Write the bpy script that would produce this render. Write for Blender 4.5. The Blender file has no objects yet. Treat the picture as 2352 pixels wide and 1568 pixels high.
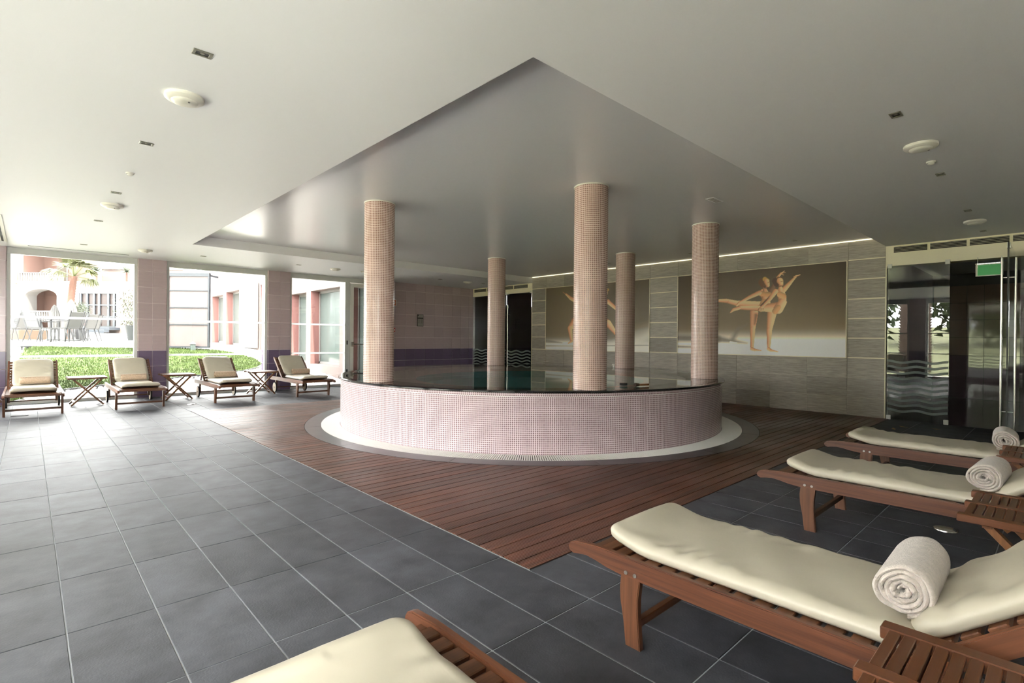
import bpy, bmesh, math, random
import numpy as np
from mathutils import Vector, Matrix

S = bpy.context.scene
COL = S.collection
random.seed(7)
PI = math.pi

# ------------------------------------------------------------------ camera
CAM_H = 1.177
F_PX, YAW, PITCH, ROLL = 1192.206, 0.81972, -0.00438, 0.00845
_f = Vector((math.cos(YAW), math.sin(YAW), 0)); _r = Vector((math.sin(YAW), -math.cos(YAW), 0)); _u = Vector((0, 0, 1))
FW = _f * math.cos(PITCH) + _u * math.sin(PITCH)
_u2 = _u * math.cos(PITCH) - _f * math.sin(PITCH)
RT = _r * math.cos(ROLL) + _u2 * math.sin(ROLL)
UP = _u2 * math.cos(ROLL) - _r * math.sin(ROLL)
CPOS = Vector((0, 0, CAM_H))
cam = bpy.data.objects.new('camera', bpy.data.cameras.new('camera'))
COL.objects.link(cam)
m = Matrix((RT, UP, -FW)).transposed().to_4x4(); m.translation = CPOS
cam.matrix_world = m
cam.data.sensor_width = 36.0
cam.data.lens = 36.0 * F_PX / 2352.0
cam.data.clip_start = 0.05; cam.data.clip_end = 400
S.camera = cam

# ------------------------------------------------------------------ light, world, exposure
W = bpy.data.worlds.new('sky'); S.world = W; W.use_nodes = True
W.node_tree.nodes['Background'].inputs[0].default_value = (1.0, 0.968, 0.96, 1)
W.node_tree.nodes['Background'].inputs[1].default_value = 5.0
sun = bpy.data.objects.new('sun', bpy.data.lights.new('sun', 'SUN'))
COL.objects.link(sun)
sun.data.energy = 5.0; sun.data.angle = 0.02; sun.data.color = (1.0, 0.94, 0.85)
sun.rotation_euler = Vector((0.06, 0.60, -1.0)).to_track_quat('-Z', 'Y').to_euler()
S.view_settings.view_transform = 'Standard'; S.view_settings.look = 'None'
S.view_settings.gamma = 1.0; S.view_settings.use_curve_mapping = False
S.view_settings.exposure = 2.95
cy = S.cycles
cy.use_denoising = True
cy.max_bounces = 9; cy.diffuse_bounces = 5; cy.glossy_bounces = 5; cy.transmission_bounces = 6; cy.transparent_max_bounces = 16
cy.caustics_reflective = False; cy.caustics_refractive = False
cy.sample_clamp_indirect = 8.0

# ------------------------------------------------------------------ measuring helpers (pixel of the 2352x1568 photo -> point of the place)
def ray(px, py): return FW + RT * ((px - 1176) / F_PX) - UP * ((py - 784) / F_PX)
def at_z(px, py, z): d = ray(px, py); return CPOS + d * ((z - CAM_H) / d.z)
def at_X(px, py, X): d = ray(px, py); return CPOS + d * (X / d.x)
def at_Y(px, py, Y): d = ray(px, py); return CPOS + d * (Y / d.y)
def at_d(px, py, dep): return CPOS + ray(px, py) * dep
def to_px(p):
    w = Vector(p) - CPOS; d = w.dot(FW)
    return None if d < 0.05 else (1176 + F_PX * w.dot(RT) / d, 784 - F_PX * w.dot(UP) / d)

# ------------------------------------------------------------------ materials
def new_mat(name):
    mt = bpy.data.materials.new(name); mt.use_nodes = True
    nt = mt.node_tree; b = nt.nodes['Principled BSDF']
    return mt, nt, b
def N(nt, t, **kw):
    n = nt.nodes.new(t)
    for k, v in kw.items(): setattr(n, k, v)
    return n
def L(nt, a, b): nt.links.new(a, b)
def rgba(c): return (c[0], c[1], c[2], 1)
def coords(nt, scale=(1, 1, 1), kind='Object'):
    tc = N(nt, 'ShaderNodeTexCoord'); mp = N(nt, 'ShaderNodeMapping')
    mp.inputs['Scale'].default_value = scale
    L(nt, tc.outputs[kind], mp.inputs['Vector']); return mp.outputs[0]
def world_pos(nt, scale=(1, 1, 1)):
    g = N(nt, 'ShaderNodeNewGeometry'); mp = N(nt, 'ShaderNodeMapping'); mp.inputs['Scale'].default_value = scale
    L(nt, g.outputs['Position'], mp.inputs['Vector']); return mp.outputs[0]
def mat(name, col, rough=0.5, metal=0.0, spec=0.5, var=0.0, vscale=(6, 6, 6), rnd=0.0, bump=0.0, bscale=(60, 60, 60), bdist=0.002, coat=0.0, world=False, detail=4, ramp=(0.3, 0.7), col2=None, sheen=0.0, trans=0.0, emit=None):
    mt, nt, b = new_mat(name)
    b.inputs['Roughness'].default_value = rough; b.inputs['Metallic'].default_value = metal
    b.inputs['Specular IOR Level'].default_value = spec
    b.inputs['Coat Weight'].default_value = coat; b.inputs['Coat Roughness'].default_value = 0.15
    b.inputs['Sheen Weight'].default_value = sheen
    b.inputs['Base Color'].default_value = rgba(col)
    if emit: b.inputs['Emission Color'].default_value = rgba(emit[:3]); b.inputs['Emission Strength'].default_value = emit[3]
    out = None
    if var > 0 or col2:
        n = N(nt, 'ShaderNodeTexNoise'); n.inputs['Scale'].default_value = 1.0; n.inputs['Detail'].default_value = detail; n.inputs['Roughness'].default_value = 0.6
        L(nt, (world_pos if world else coords)(nt, vscale), n.inputs['Vector'])
        r = N(nt, 'ShaderNodeValToRGB'); r.color_ramp.elements[0].position, r.color_ramp.elements[1].position = ramp
        c2 = col2 or [min(1, x * (1 + var)) for x in col]
        r.color_ramp.elements[0].color = rgba([x * (1 - var) for x in col] if not col2 else col); r.color_ramp.elements[1].color = rgba(c2)
        L(nt, n.outputs[0], r.inputs[0]); out = r.outputs[0]
    if rnd > 0:
        oi = N(nt, 'ShaderNodeObjectInfo'); mr = N(nt, 'ShaderNodeMapRange')
        mr.inputs[3].default_value = 1 - rnd; mr.inputs[4].default_value = 1 + rnd
        L(nt, oi.outputs['Random'], mr.inputs[0])
        hv = N(nt, 'ShaderNodeHueSaturation')
        L(nt, mr.outputs[0], hv.inputs['Value'])
        if out: L(nt, out, hv.inputs['Color'])
        else: hv.inputs['Color'].default_value = rgba(col)
        out = hv.outputs[0]
    if out: L(nt, out, b.inputs['Base Color'])
    if bump > 0:
        n = N(nt, 'ShaderNodeTexNoise'); n.inputs['Scale'].default_value = 1.0; n.inputs['Detail'].default_value = 5
        L(nt, (world_pos if world else coords)(nt, bscale), n.inputs['Vector'])
        bp = N(nt, 'ShaderNodeBump'); bp.inputs['Strength'].default_value = bump; bp.inputs['Distance'].default_value = bdist
        L(nt, n.outputs[0], bp.inputs['Height']); L(nt, bp.outputs[0], b.inputs['Normal'])
    return mt
def wood(name, c1, c2, axis, rough=0.45, coat=0.0, rnd=0.12, dens=1.0):
    sc = [70 * dens] * 3; sc['xyz'.index(axis)] = 2.2 * dens
    mt, nt, b = new_mat(name)
    v = coords(nt, sc)
    n = N(nt, 'ShaderNodeTexNoise'); n.inputs['Scale'].default_value = 1; n.inputs['Detail'].default_value = 6; n.inputs['Roughness'].default_value = 0.65
    L(nt, v, n.inputs['Vector'])
    n2 = N(nt, 'ShaderNodeTexNoise'); n2.inputs['Scale'].default_value = 0.12; L(nt, v, n2.inputs['Vector'])
    r = N(nt, 'ShaderNodeValToRGB'); r.color_ramp.elements[0].color = rgba(c1); r.color_ramp.elements[1].color = rgba(c2)
    r.color_ramp.elements[0].position = 0.32; r.color_ramp.elements[1].position = 0.68
    mx = N(nt, 'ShaderNodeMath', operation='ADD'); ml = N(nt, 'ShaderNodeMath', operation='MULTIPLY'); ml.inputs[1].default_value = 0.5
    L(nt, n.outputs[0], mx.inputs[0]); L(nt, n2.outputs[0], mx.inputs[1]); L(nt, mx.outputs[0], ml.inputs[0]); L(nt, ml.outputs[0], r.inputs[0])
    oi = N(nt, 'ShaderNodeObjectInfo'); mr = N(nt, 'ShaderNodeMapRange'); mr.inputs[3].default_value = 1 - rnd; mr.inputs[4].default_value = 1 + rnd
    L(nt, oi.outputs['Random'], mr.inputs[0]); hv = N(nt, 'ShaderNodeHueSaturation'); L(nt, mr.outputs[0], hv.inputs['Value']); L(nt, r.outputs[0], hv.inputs['Color'])
    L(nt, hv.outputs[0], b.inputs['Base Color'])
    b.inputs['Roughness'].default_value = rough; b.inputs['Coat Weight'].default_value = coat
    bp = N(nt, 'ShaderNodeBump'); bp.inputs['Strength'].default_value = 0.25; bp.inputs['Distance'].default_value = 0.001
    L(nt, n.outputs[0], bp.inputs['Height']); L(nt, bp.outputs[0], b.inputs['Normal'])
    return mt
def thin_glass(name, ior=1.45, tint=(0.97, 0.99, 0.98), rough=0.0, extra=0.0):
    mt = bpy.data.materials.new(name); mt.use_nodes = True; nt = mt.node_tree
    nt.nodes.remove(nt.nodes['Principled BSDF']); o = nt.nodes['Material Output']
    t = N(nt, 'ShaderNodeBsdfTransparent'); t.inputs[0].default_value = rgba(tint)
    g = N(nt, 'ShaderNodeBsdfGlossy'); g.inputs['Roughness'].default_value = rough; g.inputs['Color'].default_value = (1, 1, 1, 1)
    fr = N(nt, 'ShaderNodeFresnel'); fr.inputs[0].default_value = ior
    ad = N(nt, 'ShaderNodeMath', operation='ADD', use_clamp=True); ad.inputs[1].default_value = extra
    L(nt, fr.outputs[0], ad.inputs[0])
    mx = N(nt, 'ShaderNodeMixShader'); L(nt, ad.outputs[0], mx.inputs[0]); L(nt, t.outputs[0], mx.inputs[1]); L(nt, g.outputs[0], mx.inputs[2]); L(nt, mx.outputs[0], o.inputs[0])
    return mt
def mosaic(name, c1, c2, grout, pitch, joint, rough=0.22):
    mt, nt, b = new_mat(name)
    uv = N(nt, 'ShaderNodeUVMap'); uv.uv_map = 'UVMap'
    br = N(nt, 'ShaderNodeTexBrick'); br.offset = 0.0; br.squash = 1.0
    br.inputs['Color1'].default_value = rgba(c1); br.inputs['Color2'].default_value = rgba(c2); br.inputs['Mortar'].default_value = rgba(grout)
    br.inputs['Scale'].default_value = 1.0; br.inputs['Mortar Size'].default_value = joint; br.inputs['Mortar Smooth'].default_value = 0.1
    br.inputs['Bias'].default_value = 0.0; br.inputs['Brick Width'].default_value = pitch; br.inputs['Row Height'].default_value = pitch
    L(nt, uv.outputs[0], br.inputs['Vector'])
    L(nt, br.outputs['Color'], b.inputs['Base Color'])
    mr = N(nt, 'ShaderNodeMapRange'); mr.inputs[3].default_value = rough; mr.inputs[4].default_value = 0.8
    L(nt, br.outputs['Fac'], mr.inputs[0]); L(nt, mr.outputs[0], b.inputs['Roughness'])
    inv = N(nt, 'ShaderNodeMath', operation='SUBTRACT'); inv.inputs[0].default_value = 1.0; L(nt, br.outputs['Fac'], inv.inputs[1])
    bp = N(nt, 'ShaderNodeBump'); bp.inputs['Strength'].default_value = 0.5; bp.inputs['Distance'].default_value = 0.0015
    L(nt, inv.outputs[0], bp.inputs['Height']); L(nt, bp.outputs[0], b.inputs['Normal'])
    return mt

MT = {}
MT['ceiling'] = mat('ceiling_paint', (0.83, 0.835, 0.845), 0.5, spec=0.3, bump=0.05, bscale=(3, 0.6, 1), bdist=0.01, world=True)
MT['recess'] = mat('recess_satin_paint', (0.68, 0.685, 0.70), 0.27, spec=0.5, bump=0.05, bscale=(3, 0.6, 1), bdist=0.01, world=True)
MT['white'] = mat('white_paint', (0.78, 0.77, 0.70), 0.4)
MT['cream'] = mat('cream_trim', (0.90, 0.84, 0.63), 0.4)
MT['frame'] = mat('window_frame_grey', (0.62, 0.63, 0.60), 0.4)
MT['slate'] = mat('slate_tile', (0.055, 0.057, 0.066), 0.55, spec=0.28, var=0.35, vscale=(5, 5, 5), rnd=0.22, bump=0.5, bscale=(110, 110, 110), bdist=0.002, world=True)
MT['slate_ring'] = mat('slate_kerb', (0.040, 0.042, 0.048), 0.3, var=0.3, vscale=(5, 5, 5), rnd=0.2, bump=0.3, bscale=(90, 90, 90), world=True)
MT['grout'] = mat('floor_grout', (0.40, 0.42, 0.44), 0.8)
MT['wallgrout'] = mat('wall_grout', (0.62, 0.58, 0.46), 0.7)
MT['lilacgrout'] = mat('lilac_grout', (0.82, 0.74, 0.72), 0.7)
MT['lilac'] = mat('lilac_wall_tile', (0.50, 0.40, 0.41), 0.16, var=0.06, vscale=(2, 2, 60), rnd=0.05)
MT['purple'] = mat('purple_wall_tile', (0.15, 0.11, 0.18), 0.16, var=0.08, vscale=(2, 2, 60), rnd=0.08)
MT['darktile'] = mat('dark_corridor_tile', (0.30, 0.22, 0.19), 0.04, spec=1.0, rnd=0.06)
MT['darktile2'] = mat('darker_corridor_tile', (0.16, 0.11, 0.13), 0.04, spec=1.0, rnd=0.06)
MT['dark'] = mat('dark_paint', (0.03, 0.028, 0.026), 0.5)
MT['darkslot'] = mat('dark_slot', (0.006, 0.006, 0.006), 0.7)
def stone_mat():
    mt, nt, b = new_mat('grey_stone_tile')
    p = world_pos(nt, (1, 5.0, 75))
    n = N(nt, 'ShaderNodeTexNoise'); n.inputs['Scale'].default_value = 1; n.inputs['Detail'].default_value = 8; n.inputs['Roughness'].default_value = 0.7
    oi = N(nt, 'ShaderNodeObjectInfo'); ad = N(nt, 'ShaderNodeVectorMath', operation='MULTIPLY_ADD')
    cmb = N(nt, 'ShaderNodeCombineXYZ'); L(nt, oi.outputs['Random'], cmb.inputs[0]); L(nt, oi.outputs['Random'], cmb.inputs[1]); L(nt, oi.outputs['Random'], cmb.inputs[2])
    L(nt, cmb.outputs[0], ad.inputs[0]); ad.inputs[1].default_value = (30, 30, 30); L(nt, p, ad.inputs[2]); L(nt, ad.outputs[0], n.inputs['Vector'])
    r = N(nt, 'ShaderNodeValToRGB'); r.color_ramp.elements[0].position = 0.3; r.color_ramp.elements[1].position = 0.72
    r.color_ramp.elements[0].color = (0.23, 0.205, 0.165, 1); r.color_ramp.elements[1].color = (0.50, 0.455, 0.375, 1)
    L(nt, n.outputs[0], r.inputs[0])
    mr = N(nt, 'ShaderNodeMapRange'); mr.inputs[3].default_value = 0.82; mr.inputs[4].default_value = 1.18; L(nt, oi.outputs['Random'], mr.inputs[0])
    hv = N(nt, 'ShaderNodeHueSaturation'); L(nt, mr.outputs[0], hv.inputs['Value']); L(nt, r.outputs[0], hv.inputs['Color']); L(nt, hv.outputs[0], b.inputs['Base Color'])
    b.inputs['Roughness'].default_value = 0.5
    bp = N(nt, 'ShaderNodeBump'); bp.inputs['Strength'].default_value = 0.3; bp.inputs['Distance'].default_value = 0.002; L(nt, n.outputs[0], bp.inputs['Height']); L(nt, bp.outputs[0], b.inputs['Normal'])
    return mt
MT['stone'] = stone_mat()
def deck_mat():
    mt, nt, b = new_mat('wet_decking')
    p = world_pos(nt, (1.2, 26, 1))
    n = N(nt, 'ShaderNodeTexNoise'); n.inputs['Scale'].default_value = 1; n.inputs['Detail'].default_value = 7; n.inputs['Roughness'].default_value = 0.62; L(nt, p, n.inputs['Vector'])
    p2 = world_pos(nt, (0.9, 1.2, 1)); n2 = N(nt, 'ShaderNodeTexNoise'); n2.inputs['Scale'].default_value = 1; n2.inputs['Detail'].default_value = 3; L(nt, p2, n2.inputs['Vector'])
    r = N(nt, 'ShaderNodeValToRGB'); r.color_ramp.elements[0].position = 0.28; r.color_ramp.elements[1].position = 0.75
    r.color_ramp.elements[0].color = (0.024, 0.009, 0.005, 1); r.color_ramp.elements[1].color = (0.155, 0.055, 0.029, 1); L(nt, n.outputs[0], r.inputs[0])
    oi = N(nt, 'ShaderNodeObjectInfo'); mr = N(nt, 'ShaderNodeMapRange'); mr.inputs[3].default_value = 0.7; mr.inputs[4].default_value = 1.3; L(nt, oi.outputs['Random'], mr.inputs[0])
    hv = N(nt, 'ShaderNodeHueSaturation'); L(nt, mr.outputs[0], hv.inputs['Value']); L(nt, r.outputs[0], hv.inputs['Color']); L(nt, hv.outputs[0], b.inputs['Base Color'])
    rr = N(nt, 'ShaderNodeMapRange'); rr.inputs[1].default_value = 0.35; rr.inputs[2].default_value = 0.65; rr.inputs[3].default_value = 0.30; rr.inputs[4].default_value = 0.5; L(nt, n2.outputs[0], rr.inputs[0]); L(nt, rr.outputs[0], b.inputs['Roughness'])
    g = N(nt, 'ShaderNodeNewGeometry'); sx = N(nt, 'ShaderNodeSeparateXYZ'); L(nt, g.outputs['Position'], sx.inputs[0])
    ml = N(nt, 'ShaderNodeMath', operation='MULTIPLY'); ml.inputs[1].default_value = 2 * PI / 0.0128; L(nt, sx.outputs[1], ml.inputs[0])
    sn = N(nt, 'ShaderNodeMath', operation='SINE'); L(nt, ml.outputs[0], sn.inputs[0])
    a2 = N(nt, 'ShaderNodeMath', operation='ADD'); m3 = N(nt, 'ShaderNodeMath', operation='MULTIPLY'); m3.inputs[1].default_value = 1.5; L(nt, n.outputs[0], m3.inputs[0]); L(nt, sn.outputs[0], a2.inputs[0]); L(nt, m3.outputs[0], a2.inputs[1])
    bp = N(nt, 'ShaderNodeBump'); bp.inputs['Strength'].default_value = 0.55; bp.inputs['Distance'].default_value = 0.0016; L(nt, a2.outputs[0], bp.inputs['Height']); L(nt, bp.outputs[0], b.inputs['Normal'])
    return mt
MT['deck'] = deck_mat()
MT['deckbase'] = mat('deck_void', (0.010, 0.007, 0.005), 0.9)
MT['mos_drum'] = mosaic('pink_mosaic_drum', (0.23, 0.15, 0.165), (0.30, 0.205, 0.215), (0.70, 0.575, 0.60), 0.0213, 0.0030)
MT['mos_col'] = mosaic('pink_mosaic_column', (0.27, 0.15, 0.125), (0.34, 0.20, 0.165), (0.76, 0.60, 0.53), 0.0202, 0.0026)
MT['mos_shelf'] = mat('pale_mosaic_shelf', (0.66, 0.58, 0.52), 0.4, var=0.15, vscale=(40, 40, 40))
MT['teal'] = mat('teal_basin', (0.25, 0.68, 0.70), 0.4)
MT['granite'] = mat('black_granite', (0.012, 0.012, 0.013), 0.10, var=0.4, vscale=(80, 80, 80))
MT['water'] = thin_glass('pool_water', 1.33, (0.86, 0.96, 0.95))
MT['glass'] = thin_glass('window_glass', 1.45)
MT['dimglass'] = thin_glass('dimmed_window_glass', 1.45, (0.84, 0.86, 0.85))  # tint added to dim the garden view against the room
MT['doorglass'] = thin_glass('door_glass', 1.5, (0.86, 0.90, 0.88), extra=0.0)
MT['mirrorglass'] = thin_glass('tinted_panel_glass', 1.5, (0.80, 0.82, 0.81), extra=0.015)
MT['outglass'] = mat('reflective_pane', (0.055, 0.068, 0.064), 0.12, spec=0.2)
MT['grate'] = mat('white_grate_plastic', (0.80, 0.80, 0.76), 0.4)
MT['teak_y'] = wood('teak_lengthwise', (0.040, 0.012, 0.006), (0.235, 0.084, 0.036), 'y', 0.42, dens=0.6)
MT['teak_x'] = wood('teak_crosswise', (0.050, 0.017, 0.007), (0.17, 0.066, 0.026), 'x', 0.42)
MT['teak_z'] = wood('teak_upright', (0.045, 0.015, 0.007), (0.19, 0.072, 0.030), 'z', 0.42)
MT['table_x'] = wood('table_wood_x', (0.070, 0.023, 0.009), (0.16, 0.060, 0.024), 'x', 0.33)
MT['table_y'] = wood('table_wood_y', (0.080, 0.026, 0.011), (0.19, 0.072, 0.030), 'y', 0.33)
MT['table_z'] = wood('table_wood_z', (0.11, 0.042, 0.015), (0.30, 0.13, 0.045), 'z', 0.4)
MT['wheelwood'] = mat('pale_wheel_wood', (0.45, 0.36, 0.24), 0.5, var=0.2, vscale=(30, 30, 30))
MT['rubber'] = mat('black_rubber', (0.015, 0.015, 0.015), 0.7)
MT['vinyl'] = mat('cream_vinyl', (0.48, 0.44, 0.345), 0.40, var=0.04, vscale=(4, 4, 4), bump=0.15, bscale=(18, 10, 18), bdist=0.006, rnd=0.04)
MT['towel'] = mat('terry_towel', (0.58, 0.51, 0.455), 0.95, var=0.12, vscale=(60, 60, 60), bump=1.0, bscale=(260, 260, 260), bdist=0.004, sheen=0.4)
MT['tantowel'] = mat('tan_towel', (0.56, 0.42, 0.30), 0.95, var=0.15, vscale=(50, 50, 50), bump=0.8, bscale=(200, 200, 200), bdist=0.004, sheen=0.3)
MT['steel'] = mat('brushed_steel', (0.62, 0.60, 0.55), 0.25, metal=1.0)
MT['bolt'] = mat('bolt_steel', (0.45, 0.43, 0.40), 0.35, metal=1.0)
MT['plastic'] = mat('ivory_plastic', (0.74, 0.72, 0.64), 0.35)
MT['gunmetal'] = mat('downlight_trim', (0.28, 0.27, 0.22), 0.35, metal=0.6)
MT['lampdark'] = mat('lamp_interior', (0.02, 0.02, 0.018), 0.3)
def film_mat(name, c):
    mt, nt, b = new_mat(name); b.inputs['Base Color'].default_value = rgba(c); b.inputs['Roughness'].default_value = 0.6
    clear = 0.0 if 'safety' in name else 0.48
    t = N(nt, 'ShaderNodeBsdfTranslucent'); t.inputs[0].default_value = rgba(c); mx = N(nt, 'ShaderNodeMixShader'); mx.inputs[0].default_value = 0.6
    o = nt.nodes['Material Output']; L(nt, b.outputs[0], mx.inputs[1]); L(nt, t.outputs[0], mx.inputs[2])
    tr = N(nt, 'ShaderNodeBsdfTransparent'); m2 = N(nt, 'ShaderNodeMixShader'); m2.inputs[0].default_value = clear; L(nt, mx.outputs[0], m2.inputs[1]); L(nt, tr.outputs[0], m2.inputs[2]); L(nt, m2.outputs[0], o.inputs[0]); return mt
MT['film'] = film_mat('frosted_film', (0.62, 0.70, 0.68))
MT['stripe'] = film_mat('white_safety_film', (0.85, 0.85, 0.85))
MT['signgreen'] = mat('green_sign_face', (0.02, 0.20, 0.05), 0.3, emit=(0.02, 0.20, 0.05, 0.06))
MT['led'] = mat('led_dots', (0.9, 0.9, 0.9), 0.3, emit=(0.95, 0.97, 1.0, 0.16))
MT['cove'] = mat('warm_cove_led', (0.9, 0.85, 0.7), 0.4, emit=(1.0, 0.88, 0.60, 0.22))
MT['red'] = mat('alarm_red', (0.45, 0.02, 0.02), 0.35)
MT['orange'] = mat('sign_orange', (0.55, 0.09, 0.02), 0.4)
MT['plate'] = mat('grey_notice_plate', (0.30, 0.29, 0.25), 0.3)
MT['plateink'] = mat('notice_ink', (0.05, 0.045, 0.04), 0.5)
MT['leaf'] = mat('dry_leaf', (0.42, 0.30, 0.12), 0.6)
# outdoors
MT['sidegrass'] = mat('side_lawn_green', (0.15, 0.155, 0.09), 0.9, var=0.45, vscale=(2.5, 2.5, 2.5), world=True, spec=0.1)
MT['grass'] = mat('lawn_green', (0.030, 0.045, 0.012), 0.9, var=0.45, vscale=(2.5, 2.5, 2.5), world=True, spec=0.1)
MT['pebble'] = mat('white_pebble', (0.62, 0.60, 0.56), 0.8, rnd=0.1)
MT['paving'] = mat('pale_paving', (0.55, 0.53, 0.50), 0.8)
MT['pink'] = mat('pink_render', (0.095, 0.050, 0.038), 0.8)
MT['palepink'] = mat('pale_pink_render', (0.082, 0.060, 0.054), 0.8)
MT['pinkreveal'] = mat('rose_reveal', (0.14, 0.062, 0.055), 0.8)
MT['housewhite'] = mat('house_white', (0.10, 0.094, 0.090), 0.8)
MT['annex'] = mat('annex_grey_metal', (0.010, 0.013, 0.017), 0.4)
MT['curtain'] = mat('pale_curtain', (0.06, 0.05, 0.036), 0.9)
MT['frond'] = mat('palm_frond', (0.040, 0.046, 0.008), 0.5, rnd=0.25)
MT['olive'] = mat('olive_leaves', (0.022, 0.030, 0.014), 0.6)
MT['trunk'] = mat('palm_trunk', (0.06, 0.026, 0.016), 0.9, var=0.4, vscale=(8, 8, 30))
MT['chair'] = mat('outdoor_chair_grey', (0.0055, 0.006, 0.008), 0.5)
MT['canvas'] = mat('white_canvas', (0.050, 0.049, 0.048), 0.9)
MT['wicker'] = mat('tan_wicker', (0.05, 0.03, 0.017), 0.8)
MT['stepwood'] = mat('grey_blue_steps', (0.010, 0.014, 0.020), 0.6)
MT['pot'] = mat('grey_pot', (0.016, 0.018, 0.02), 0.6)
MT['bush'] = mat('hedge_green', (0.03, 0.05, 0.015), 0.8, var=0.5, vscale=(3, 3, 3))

# ------------------------------------------------------------------ mesh helpers
class MB:
    def __init__(s): s.v = []; s.f = []; s.uv = None
    def add(s, vs, fs):
        o = len(s.v); s.v += [tuple(p) for p in vs]; s.f += [tuple(i + o for i in f) for f in fs]; return s
    def box(s, x0, x1, y0, y1, z0, z1, b=0.0):
        if b <= 0:
            return s.add([(x0, y0, z0), (x1, y0, z0), (x1, y1, z0), (x0, y1, z0), (x0, y0, z1), (x1, y0, z1), (x1, y1, z1), (x0, y1, z1)],
                         [(3, 2, 1, 0), (4, 5, 6, 7), (0, 1, 5, 4), (1, 2, 6, 5), (2, 3, 7, 6), (3, 0, 4, 7)])
        bm = bmesh.new(); bmesh.ops.create_cube(bm, size=1)
        for v in bm.verts: v.co = ((x0 + x1) / 2 + v.co.x * (x1 - x0), (y0 + y1) / 2 + v.co.y * (y1 - y0), (z0 + z1) / 2 + v.co.z * (z1 - z0))
        bmesh.ops.bevel(bm, geom=bm.edges[:], offset=b, segments=1, affect='EDGES')
        return s.frombm(bm)
    def frombm(s, bm):
        bm.verts.index_update(); s.add([v.co for v in bm.verts], [[v.index for v in f.verts] for f in bm.faces]); bm.free(); return s
    def prism(s, poly, a0, a1, axis, b=0.0):
        # poly: list of 2D points in the plane across `axis`; x -> (y,z), y -> (x,z), z -> (x,y)
        def P(p, a): return {'x': (a, p[0], p[1]), 'y': (p[0], a, p[1]), 'z': (p[0], p[1], a)}[axis]
        n = len(poly)
        bm = bmesh.new(); A = [bm.verts.new(P(p, a0)) for p in poly]; B = [bm.verts.new(P(p, a1)) for p in poly]
        fa = bm.faces.new(A); fb = bm.faces.new(B[::-1])
        for i in range(n): bm.faces.new((A[(i + 1) % n], A[i], B[i], B[(i + 1) % n]))
        bmesh.ops.recalc_face_normals(bm, faces=bm.faces[:])
        if b > 0:
            ed = [e for e in bm.edges if (fa in e.link_faces or fb in e.link_faces)]
            bmesh.ops.bevel(bm, geom=ed, offset=b, segments=2, affect='EDGES')
        return s.frombm(bm)
    def cyl(s, p0, p1, r0, r1=None, n=16, caps=True):
        r1 = r0 if r1 is None else r1
        p0, p1 = Vector(p0), Vector(p1); d = (p1 - p0).normalized()
        a = d.orthogonal().normalized(); c = d.cross(a)
        vs = [p0 + (a * math.cos(t) + c * math.sin(t)) * r0 for t in (2 * PI * i / n for i in range(n))] + [p1 + (a * math.cos(t) + c * math.sin(t)) * r1 for t in (2 * PI * i / n for i in range(n))]
        fs = [(i, (i + 1) % n, n + (i + 1) % n, n + i) for i in range(n)]
        if caps: fs += [tuple(range(n))[::-1], tuple(range(n, 2 * n))]
        return s.add(vs, fs)
    def bar(s, p0, p1, w, h, up=(0, 0, 1)):
        p0, p1 = Vector(p0), Vector(p1); d = (p1 - p0).normalized(); u = Vector(up)
        a = d.cross(u).normalized() * w / 2; c = a.cross(d).normalized() * h / 2
        vs = [p + sa * a + sc * c for p in (p0, p1) for sa, sc in ((-1, -1), (1, -1), (1, 1), (-1, 1))]
        return s.add(vs, [(3, 2, 1, 0), (4, 5, 6, 7), (0, 1, 5, 4), (1, 2, 6, 5), (2, 3, 7, 6), (3, 0, 4, 7)])
    def lathe(s, prof, c=(0, 0, 0), n=32, a0=0, a1=2 * PI):
        full = abs(a1 - a0 - 2 * PI) < 1e-6; k = n if full else n + 1; m_ = len(prof)
        vs = [(c[0] + r * math.cos(a0 + (a1 - a0) * i / n), c[1] + r * math.sin(a0 + (a1 - a0) * i / n), c[2] + z) for i in range(k) for r, z in prof]
        fs = []
        for i in range(n):
            j = (i + 1) % k
            for q in range(m_ - 1): fs.append((i * m_ + q, j * m_ + q, j * m_ + q + 1, i * m_ + q + 1))
        return s.add(vs, fs)
    def mesh(s, name, mt, smooth=0):
        me = bpy.data.meshes.new(name); me.from_pydata(s.v, [], s.f)
        me.materials.append(MT[mt] if isinstance(mt, str) else mt)
        if smooth:
            me.polygons.foreach_set('use_smooth', [True] * len(me.polygons)); me.set_sharp_from_angle(angle=math.radians(smooth))
        me.update(); return me
    def obj(s, name, mt, parent=None, smooth=0): return link(name, s.mesh(name, mt, smooth), parent)
def link(name, me, parent=None, loc=None):
    o = bpy.data.objects.new(name, me); COL.objects.link(o)
    if parent: o.parent = parent
    if loc: o.location = loc
    return o
def tag(o, label=None, cat=None, group=None, kind=None):
    for k, v in (('label', label), ('category', cat), ('group', group), ('kind', kind)):
        if v: o[k] = v
    return o
def empty(name, loc=(0, 0, 0), rz=0, **kw):
    o = bpy.data.objects.new(name, None); COL.objects.link(o); o.location = loc; o.rotation_euler = (0, 0, rz); o.empty_display_size = 0.1
    return tag(o, **kw)
def copy_tree(o, parent=None):
    c = o.copy(); COL.objects.link(c); c.parent = parent
    for ch in o.children: copy_tree(ch, c)
    return c
def struct(name, mb, mt, label, smooth=0): return tag(mb.obj(name, mt, None, smooth), label, None, None, 'structure')

# ------------------------------------------------------------------ room numbers
XW, YW, XL, YF = 9.676, 12.075, -2.6, -1.7
ZC, ZR = 2.655, 2.80
DX0, DY0, DY1 = 1.885, 1.868, 9.43           # deck corner / far edge
PC = (5.68, 5.69); R_DRUM, R_GR, R_KERB = 2.772, 3.02, 3.225

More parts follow.
